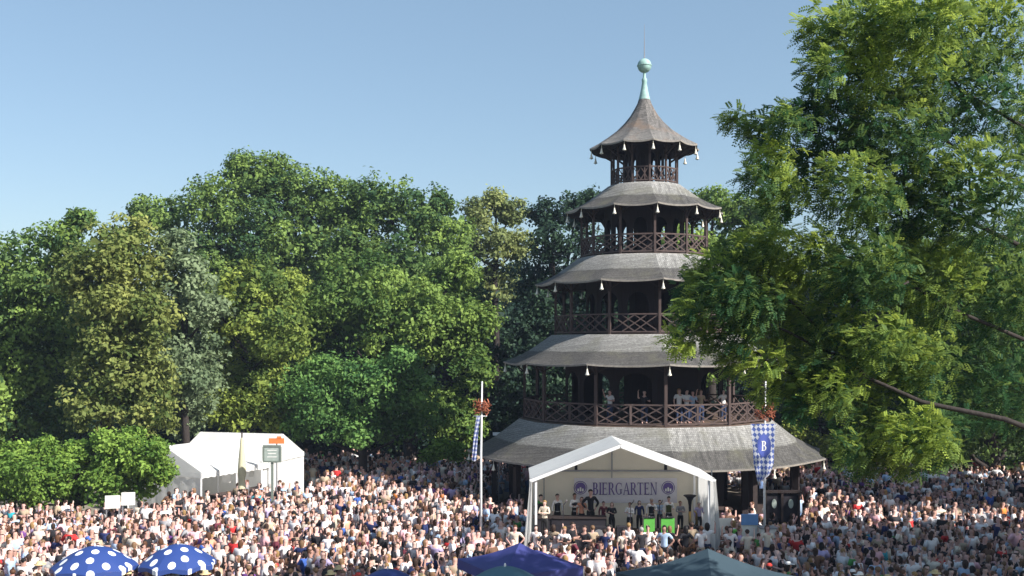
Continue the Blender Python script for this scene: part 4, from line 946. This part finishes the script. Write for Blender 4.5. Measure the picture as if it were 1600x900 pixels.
# horn (large bell, seen as a dark ring)
hn = tag(empty('tuba', (XF(1078, 43.5), 43.5, FZ+.03)), 'large dark tuba with wide bell at the right end of stage', 'tuba')
MB().lathe([(.05, 0), (.06, .25), (.09, .45), (.16, .58), (.27, .66), (.28, .68), (.15, .60), (.07, .48)], (0, 0, .95), 16).build('horn_bell', M['black'], hn, True)
MB().tube([(0, 0, .95), (0, 0, .45), (.12, 0, .30), (.28, 0, .42), (.28, 0, .85), (.18, 0, .98)], [.06, .07, .07, .06, .04, .03], 8).build('horn_body', M['brass'], hn, True)
for i, px in enumerate((1014.5, 1043.5)):
    Ys = 42.0; ms_ = tag(empty('music_stand', (XF(px, Ys), Ys, FZ+.03)), f"bright green cloth-fronted music stand, {'left' if i == 0 else 'right'} one of two before the band", 'music stand', 'green music stands')
    MB().add([], []).box((0, 0, .60), (.55 if i else .45, .03, .62)).build('cloth_front', M['green'], ms_); MB().bar((0, .05, 0), (0, .05, 1.0), .03).build('stand_pole', M['grey_metal'], ms_)
    MB().box((0, .04, .95), (.5, .22, .02)).build('music_tray', M['black'], ms_)

# ------------------------------------------------------------------ flag poles with garlands and lozenge banners
def garland(c, r_, parent, seed):
    rs = np.random.default_rng(seed); b = MB()
    for i in range(170):
        a = rs.uniform(0, 6.28); e = norm(rs.normal(size=(1, 3)))[0]; p = Vector(c)+Vector((math.cos(a)*r_, math.sin(a)*r_*.7, 0))*rs.uniform(.35, 1)+Vector((0, 0, rs.uniform(-.38, .34)*r_*2))
        q = p+Vector(e)*.16; b.bar(p, q, .045, .02)
    b.build('garland', M['ribbon'], parent)
def pole(px, Y, top, lab): 
    x = XF(px, Y); zt = CAMZ-(top-HOR)/F*Y; r = tag(empty('banner_pole', (x, Y, 0)), lab, 'pole', 'garlanded banner poles'); b = MB().tube([(0, 0, 0), (0, 0, zt*.6), (.05, 0, zt)], [.06, .048, .03], 10); b.build('pole', M['white_metal'], r, True); return r, x, zt
p1, x1, z1 = pole(751.5, 43, 596, 'tall white pole with rust red garland left of the stage')
garland((.02, 0, CAMZ-(636-HOR)/F*43), .34, p1, 3)
MB().bar((-.32, 0, CAMZ-(650-HOR)/F*43), (.25, 0, CAMZ-(650-HOR)/F*43), .04).build('crossarm', M['white_metal'], p1)
p2, x2, z2 = pole(1194.5, 43.5, 596, 'white pole with orange garland right of the stage')
garland((.02, 0, CAMZ-(642-HOR)/F*43.5), .42, p2, 5)
MB().bar((-.6, 0, CAMZ-(664-HOR)/F*43.5), (.5, 0, CAMZ-(664-HOR)/F*43.5), .04).build('crossarm', M['white_metal'], p2)
def flag(name, Y, prof, depthf, lab, emblem=False):
    # prof rows: (py, x left px, x right px) ; hung cloth with folds
    c0 = at((prof[0][1]+prof[0][2])/2, prof[0][0], Y); root = empty(name, c0); tag(root, lab, 'flag', 'blue and white lozenge banners')
    rows = []; nj = 17; vs = []; uvs = []
    ys = [p[0] for p in prof]
    for i in range(29):
        py = ys[0]+(ys[-1]-ys[0])*i/28; k = max(j for j in range(len(ys)) if ys[j] <= py+1e-6); k = min(k, len(ys)-2); f = (py-ys[k])/(ys[k+1]-ys[k])
        a = prof[k][1]*(1-f)+prof[k+1][1]*f; b_ = prof[k][2]*(1-f)+prof[k+1][2]*f
        for j in range(nj):
            u = j/(nj-1); q = at(a+(b_-a)*u, py, Y); q.y += depthf*math.sin(u*9+i*.22)*(.15+i/28)-.0; q.y -= .12; q = q-c0; vs.append(q); uvs.append((u, i/28*3.2))
    me = bpy.data.meshes.new('cloth'); me.from_pydata(vs, [], [(i*nj+j, (i+1)*nj+j, (i+1)*nj+j+1, i*nj+j+1) for i in range(28) for j in range(nj-1)]); me.materials.append(M['lozenge'])
    uvl = me.uv_layers.new(name='UVMap')
    for lp in me.loops: uvl.data[lp.index].uv = uvs[lp.vertex_index]
    me.polygons.foreach_set('use_smooth', [True]*len(me.polygons)); link('cloth', me, root)
    if emblem:
        def S(u, v, off=.012):     # point on the cloth
            i = min(27.999, v*28); j = min(nj-1.001, u*(nj-1)); i0, j0 = int(i), int(j); fi, fj = i-i0, j-j0
            g = lambda a, b_: Vector(vs[a*nj+b_]); p = (g(i0, j0)*(1-fj)+g(i0, j0+1)*fj)*(1-fi)+(g(i0+1, j0)*(1-fj)+g(i0+1, j0+1)*fj)*fi; return p+Vector((0, -off, 0))
        e = MB(); N_ = 20; rings = [[S(.52, .38)]*N_]
        for q in (.35, .7, 1): rings.append([S(.52+.33*q*math.cos(2*math.pi*i/N_), .38+.20*q*math.sin(2*math.pi*i/N_)) for i in range(N_)])
        e.add([p for r_ in rings for p in r_], [(a*N_+i, a*N_+(i+1) % N_, (a+1)*N_+(i+1) % N_, (a+1)*N_+i) for a in range(3) for i in range(N_)]); em = e.build('oval_emblem', M['flagblue'], root)
        e = MB()
        for q in glyph('B')[0]: e.add([S(.52+(a-.34)*.36, .38-(c-.5)*.17, .022) for a, c in q], [tuple(range(len(q)))])
        e.build('letter', M['board'], em)
flag('lozenge_banner', 43.5, [(662, 1172, 1211), (700, 1176, 1208), (725, 1176, 1208), (742, 1180, 1202), (752, 1182, 1190)], .09, 'blue and white lozenge banner with blue oval emblem right of stage', True)
flag('lozenge_banner', 43.0, [(650, 745, 751), (680, 740, 747), (720, 738, 744)], .05, 'narrow twisted blue and white banner on the left pole')

# ------------------------------------------------------------------ white marquees on the left
def marquee(name, a, b_, hw_, ez, rz_, lab, gable=True, openfront=True):
    a = Vector((*a, 0)); b_ = Vector((*b_, 0)); ax = (b_-a).normalized(); sd_ = Vector((ax.y, -ax.x, 0)); root = tag(empty(name, a), lab, 'marquee', 'white marquees at the left')
    up = lambda p, z: Vector((p.x, p.y, z))-a
    A, B = up(a, rz_), up(b_, rz_)
    for sg in (1, -1):
        vs = []; NI, NJ = 7, 12
        for i in range(NI):
            for j in range(NJ+1):
                p = (a.lerp(b_, j/NJ))+sd_*(sg*hw_*i/(NI-1)); z = rz_+(ez-rz_)*(i/(NI-1)); sag = .07*math.sin(math.pi*i/(NI-1))*abs(math.sin(math.pi*j/NJ*3)); vs.append(up(p, z-sag))
        MB().add(vs, [(i*(NJ+1)+j, i*(NJ+1)+j+1, (i+1)*(NJ+1)+j+1, (i+1)*(NJ+1)+j) for i in range(NI-1) for j in range(NJ)]).build('roof_panel', M['tent'], root, True)
        c, d = a+sd_*(sg*hw_), b_+sd_*(sg*hw_); vs = []
        n = 24
        for i in range(n+1): p = c.lerp(d, i/n); vs += [up(p, ez), up(p+sd_*sg*.02*math.sin(i*2), ez-.32+.05*(i % 2))]
        MB().add(vs, [(2*i, 2*i+1, 2*i+3, 2*i+2) for i in range(n)]).build('valance', M['tent'], root)
        if sg == -1 or not openfront:
            MB().add([up(c, 0), up(d, 0), up(d, ez-.3), up(c, ez-.3)], [(0, 1, 2, 3)]).build('side_wall', M['tent'], root)
        for f in (0, .5, 1): p = c.lerp(d, f)-sd_*sg*.06; MB().bar(up(p, 0), up(p, ez), .07).build('leg', M['white_metal'], root)
    for p, q in ((a, -1), (b_, 1)):
        c, d = p-sd_*hw_, p+sd_*hw_; MB().add([up(c, ez), up(d, ez), up(p, rz_)], [(0, 1, 2)]).build('gable', M['tent'], root)
        vs = []; n = 20
        for i in range(n+1): r_ = c.lerp(d, i/n)+ax*q*(-.015+.03*math.sin(i*2.2)); vs += [up(r_, ez-.002), up(r_, 0)]
        MB().add(vs, [(2*i, 2*i+1, 2*i+3, 2*i+2) for i in range(n)]).build('end_wall', M['tent'], root, True)
        MB().add([up(c+ax*q*.04, ez-.0), up(d+ax*q*.04, ez-.0), up(d+ax*q*.05, ez-.28), up(c+ax*q*.05, ez-.28)], [(0, 1, 2, 3)]).build('valance', M['tent'], root)
    for sg in (1, -1):
        for f in (.02, .34, .66, .98):
            c = a.lerp(b_, f); MB().bar(up(c, rz_+.012), up(c+sd_*sg*hw_, ez+.012), .035, .008).build('seam', M['grey_seam'], root)
    return root
M['grey_seam'] = mat('tent_seam', (.5, .5, .52), .7, .1)
marquee('marquee', (-18.9, 55.6), (-16.4, 60.3), 2.8, 2.55, 3.85, 'white marquee with grey shaded gable end beside the round bush')
marquee('marquee', (-19.0, 62.4), (-13.6, 60.9), 2.6, 2.75, 4.05, 'second white marquee behind, nearer the locust tree')
for px, Y, hh in ((357, 57.6, .5), (398, 60, .45)):
    s_ = tag(empty('price_board', (XF(px, Y)+.0, Y-.4, 1.9)), 'small white notice hanging under the marquee eave, ' + ('left one' if px < 370 else 'right one'), 'notice', 'white notices at the marquee'); MB().box((0, 0, 0), (.45, .03, hh)).build('panel', M['board'], s_); MB().box((0, -.02, hh/2), (.5, .03, .04)).build('batten', M['grey_metal'], s_)
# dark counter added under the marquee to stand for its shaded opening
bc2 = tag(empty('added_counter', (-15.4, 57.6, 0)), 'dark counter added to darken the open side of the white marquee', 'counter'); bc2.rotation_euler = (0, 0, R(62))
MB().box((0, 0, .55), (4, .5, 1.1)).build('counter_front', M['wood_dark'], bc2); MB().box((0, 0, 1.12), (4.1, .65, .06)).build('counter_top', M['wood_post'], bc2)
# closed cream parasol
Yp = 54.2; cp = tag(empty('closed_parasol', (XF(378, Yp), Yp, 0)), 'tall folded cream parasol standing before the white marquees', 'parasol')
vs = MB(); vs.lathe([(.03, 4.45), (.08, 4.3), (.14, 3.7), (.20, 3.0), (.23, 2.5), (.15, 2.2), (.20, 1.9), (.22, 1.75)], n=14); vs.v = [(x*(1+.18*math.sin(7*math.atan2(y, x))), y*(1+.18*math.sin(7*math.atan2(y, x))), z) for x, y, z in vs.v]; vs.build('folded_cloth', M['cream'], cp, True)
MB().tube([(0, 0, 0), (0, 0, 4.7)], .04, 8).build('pole', M['wood_post'], cp)
# framed sign on a post
Ysn = 53.0; sg_ = tag(empty('framed_sign', (XF(425, Ysn), Ysn, 0)), 'grey green framed sign board on a post before the right marquee', 'sign')
zc = CAMZ-(709-HOR)/F*Ysn; b = MB().box((0, 0, zc), (.78, .06, .74)); b.build('board', M['signgreen'], sg_)
b = MB()
for dz in (-.40, .40): b.box((0, -.01, zc+dz), (.92, .10, .09))
for dx in (-.44, .44): b.box((dx, -.01, zc), (.09, .10, .72))
b.build('frame', M['frame_green'], sg_)
b = MB()
for i, wd_ in enumerate((.5, .42, .5)): b.box((0, -.036, zc+.18-.17*i), (wd_, .008, .045))
b.build('lettering', M['board'], sg_); MB().box((0, .05, (zc-.4)/2), (.11, .10, zc-.4)).build('post', M['frame_green'], sg_)
Yo = 56.8; os_ = tag(empty('orange_sign', (XF(432, Yo), Yo, 0)), 'orange sign board above the marquee roof', 'sign'); zc = CAMZ-(689-HOR)/F*Yo
MB().box((0, 0, zc), (.85, .05, .30)).build('board', M['orange'], os_); MB().box((.15, -.03, zc+.2), (.25, .04, .12)).build('crest', M['orange'], os_); MB().bar((0, .06, 0), (0, .06, zc+.1), .06).build('post', M['grey_metal'], os_)
# white boards beside the bush
for i, (px, py, wd_) in enumerate(((176, 781, .66), (198, 777, .60))):
    Yb = 47.6; z = CAMZ-(py-HOR)/F*Yb; bd = tag(empty('white_board', (XF(px, Yb), Yb+.2*i, 0)), f"low white fence board below the round bush, {'left' if i == 0 else 'right'} of two", 'board', 'white boards below the bush'); bd.rotation_euler = (0, R(0), R(12))
    MB().box((0, 0, z-.1), (wd_, .05, .6)).build('panel', M['board'], bd)
    for sx in (-1, 1): MB().bar((sx*wd_*.42, .05, 0), (sx*wd_*.42, .05, z+.15), .05).build('leg', M['grey_metal'], bd)
# a white lamp glimpsed left of the lowest roof
Yl = 60; lp = tag(empty('white_lamp_panel', (XF(779, Yl), Yl, 0)), 'small white horizontal lamp on a post left of the lowest roof', 'lamp'); zc = CAMZ-(678-HOR)/F*Yl
MB().box((0, 0, zc), (.68, .3, .16)).build('lamp_head', M['white_metal'], lp); MB().bar((0, .05, 0), (0, .05, zc), .07).build('post', M['grey_metal'], lp)
# boards and boxes right of the stage
Yq = 43.0
k1 = tag(empty('menu_board', (XF(1171, Yq), Yq, 0)), 'tall white menu board with blue head right of the stage', 'board')
z1_, z0_ = CAMZ-(803-HOR)/F*Yq, CAMZ-(832-HOR)/F*Yq; MB().box((0, 0, .9), (.66, .08, 1.72)).build('panel', M['board'], k1); MB().box((0, -.02, 2.0), (.70, .12, .44)).build('head', M['bluesign'], k1); MB().box((0, 0, .03), (.8, .5, .06)).build('foot', M['grey_metal'], k1)
k2 = tag(empty('notice_board', (XF(1131, Yq+.6), Yq+.6, 0)), 'white notice board leaning beside the right tent curtain', 'board'); MB().box((0, 0, 1.0), (.75, .06, 1.9)).build('panel', M['board'], k2)
k2.rotation_euler = (0, 0, R(10)); MB().box((0, 0, .02), (.8, .4, .05)).build('foot', M['grey_metal'], k2)
k3 = tag(empty('green_crate_stack', (XF(1147, Yq), Yq-.2, 0)), 'green crate stack between the notice board and the menu board', 'crates')
for i in range(5): MB().box((0, 0, .16+.32*i), (.46, .36, .30)).build('crate', M['green'] if i > 2 else M['signgreen'], k3)
k4 = tag(empty('white_box', (XF(1199, 42.6), 42.6, 0)), 'white box housing at the foot of the right banner pole', 'box'); MB().box((0, 0, .85), (.62, .5, 1.7)).build('housing', M['board'], k4); MB().box((0, 0, 1.74), (.70, .58, .06)).build('lid', M['grey_metal'], k4)
# dark frame with two pale oval plaques
Yg = 46.0; gf = tag(empty('entrance_frame', (XF(1222, Yg), Yg, 0)), 'dark frame holding two pale oval plaques right of the banner pole', 'frame')
b = MB(); zt_ = CAMZ-(768-HOR)/F*Yg
for dx in (-.75, 0, .75): b.box((dx, 0, zt_/2), (.10, .10, zt_-.1))
b.box((0, 0, zt_), (1.7, .14, .12)); b.build('frame', M['wood_dark'], gf); MB().box((0, .08, zt_*.5), (1.5, .04, zt_-.2)).build('back_panel', M['black'], gf)
for dx in (-.35, .4):
    e = MB(); N_ = 16; e.add([(dx+.11*math.cos(2*math.pi*i/N_), -.0+d, zt_-.55+.21*math.sin(2*math.pi*i/N_)) for d in (0, .05) for i in range(N_)], [tuple(range(N_))[::-1], tuple(range(N_, 2*N_))]+[(i, (i+1) % N_, N_+(i+1) % N_, N_+i) for i in range(N_)]); e.build('plaque', M['signgreen'], gf)

# ------------------------------------------------------------------ parasols and pavilions in front
def parasol(px, py, Y, rad, m, lab, drop=.52, n=8, rz=.2, grp=None):
    z = CAMZ-(py-HOR)/F*Y; root = tag(empty('parasol', (XF(px, Y), Y, 0), rz), lab, 'parasol', grp)
    for k in range(n):
        a0, a1 = 2*math.pi*k/n, 2*math.pi*(k+1)/n; vs = []; NI, NJ = 8, 6
        for i in range(NI+1):
            f = i/NI; zz = z-drop*(f**1.7)
            for j in range(NJ+1):
                u = j/NJ; A, B = Vector((math.cos(a0), math.sin(a0), 0))*rad*f, Vector((math.cos(a1), math.sin(a1), 0))*rad*f; p = A.lerp(B, u); sag = math.sin(math.pi*u)
                p *= 1+.03*sag*(1-f); p.z = zz+.035*sag*f*(1 if f < .95 else 1.6); vs.append(p)
        vs2 = [v-Vector((0, 0, .006)) for v in vs]; fs = [(i*(NJ+1)+j, (i+1)*(NJ+1)+j, (i+1)*(NJ+1)+j+1, i*(NJ+1)+j+1) for i in range(NI) for j in range(NJ)]
        MB().add(vs, fs).build('canopy_panel', m, root, True)
        vv = []
        for j in range(NJ+1): v = vs[NI*(NJ+1)+j]; vv += [v*.999, Vector((v.x*.995, v.y*.995, v.z-.14-.02*math.sin(j*1.6)))]
        MB().add(vv, [(2*j, 2*j+1, 2*j+3, 2*j+2) for j in range(NJ)]).build('valance', m, root, True)
        MB().bar((0, 0, z-.06), (math.cos(a0)*rad*.97, math.sin(a0)*rad*.97, z-drop-.02), .018).build('rib', M['white_metal'], root)
    MB().tube([(0, 0, 0), (0, 0, z-.02)], .028, 8).build('pole', M['white_metal'], root); MB().lathe([(.03, -.03), (.035, .03), (.02, .09), (0, .10)], (0, 0, z), 8).build('finial', M['white_metal'], root)
    return root
parasol(148, 853, 34.4, 1.42, M['dots'], 'blue parasol with white dots at the lower left corner', grp='dotted blue parasols', drop=.7)
parasol(278, 850, 34.6, 1.30, M['dots'], 'blue parasol with white dots, the right one of the pair', rz=.55, grp='dotted blue parasols', drop=.66)
parasol(606, 889, 33.4, 1.1, M['navy'], 'small navy parasol peeking in at the bottom left of centre')
parasol(789, 885, 29.2, 1.0, M['teal'], 'teal parasol in front of the blue pavilion at the bottom', drop=.4)
def pavilion(px, py, Y, side, m, lab, rz, rise=.75, letter=None):
    z = CAMZ-(py-HOR)/F*Y; root = tag(empty('pavilion', (XF(px, Y), Y, 0), rz), lab, 'pavilion'); h = side/2; ez = z-rise
    cs = [(-h, -h), (h, -h), (h, h), (-h, h)]
    for k in range(4):
        A, B = Vector((*cs[k], ez)), Vector((*cs[(k+1) % 4], ez)); T_ = Vector((0, 0, z)); NI, NJ = 10, 12; vs = []
        for i in range(NI+1):
            f = i/NI; L0, L1 = T_.lerp(A, f), T_.lerp(B, f)
            for j in range(NJ+1):
                p = L0.lerp(L1, j/NJ); p.z -= .16*math.sin(math.pi*f)*.6 + .05*math.sin(math.pi*j/NJ)*f*math.sin(math.pi*f)*2; vs.append(p)
        MB().add(vs, [(i*(NJ+1)+j, (i+1)*(NJ+1)+j, (i+1)*(NJ+1)+j+1, i*(NJ+1)+j+1) for i in range(NI) for j in range(NJ)]).build('roof_panel', m, root, True)
        vv = []; nrm = Vector(((A.y-B.y), (B.x-A.x), 0)).normalized()*-1
        for j in range(17): p = A.lerp(B, j/16); o_2 = nrm*(.01+.012*math.sin(j*1.9)); vv += [p, p+o_2-Vector((0, 0, .3))]
        va = MB().add(vv, [(2*j, 2*j+1, 2*j+3, 2*j+2) for j in range(16)]).build('valance', m, root, True)
        if letter == k:
            g = MB(); t = (B-A).normalized()
            for q in glyph('A')[0]: g.add([A+t*(side*.5+(a-.4)*.26)+nrm*.03+Vector((0, 0, -.27+c*.22)) for a, c in q], [tuple(range(len(q)))])
            g.build('letter', M['board'], va)
        MB().bar((cs[k][0]*.985, cs[k][1]*.985, 0), (cs[k][0]*.985, cs[k][1]*.985, ez), .045).build('leg', M['grey_metal'], root)
    return root
pavilion(812, 848, 31.7, 2.9, M['pav_blue'], 'dark blue pop-up pavilion at the bottom centre', R(28), .62, letter=1)
pavilion(1106, 857, 30.9, 3.9, M['pav_grey'], 'slate grey pop-up pavilion at the bottom right of centre', R(38), .80)

# ------------------------------------------------------------------ bluish air volume added to lift the shadows
hz, ht, hb = newmat('shadow_lift_air'); ht.nodes.remove(hb)
pv = ht.nodes.new('ShaderNodeVolumePrincipled'); pv.inputs['Color'].default_value = (.60, .72, 1, 1); pv.inputs['Density'].default_value = LIFT_DENSITY
pv.inputs['Anisotropy'].default_value = .0
ht.links.new(pv.outputs[0], ht.nodes['Material Output'].inputs['Volume'])
hz_o = MB().box((0, 60, 12.5), (260, 150, 29)).build('added_haze', hz); tag(hz_o, 'thin bluish air volume added over the garden to lift the shadows', kind='stuff')
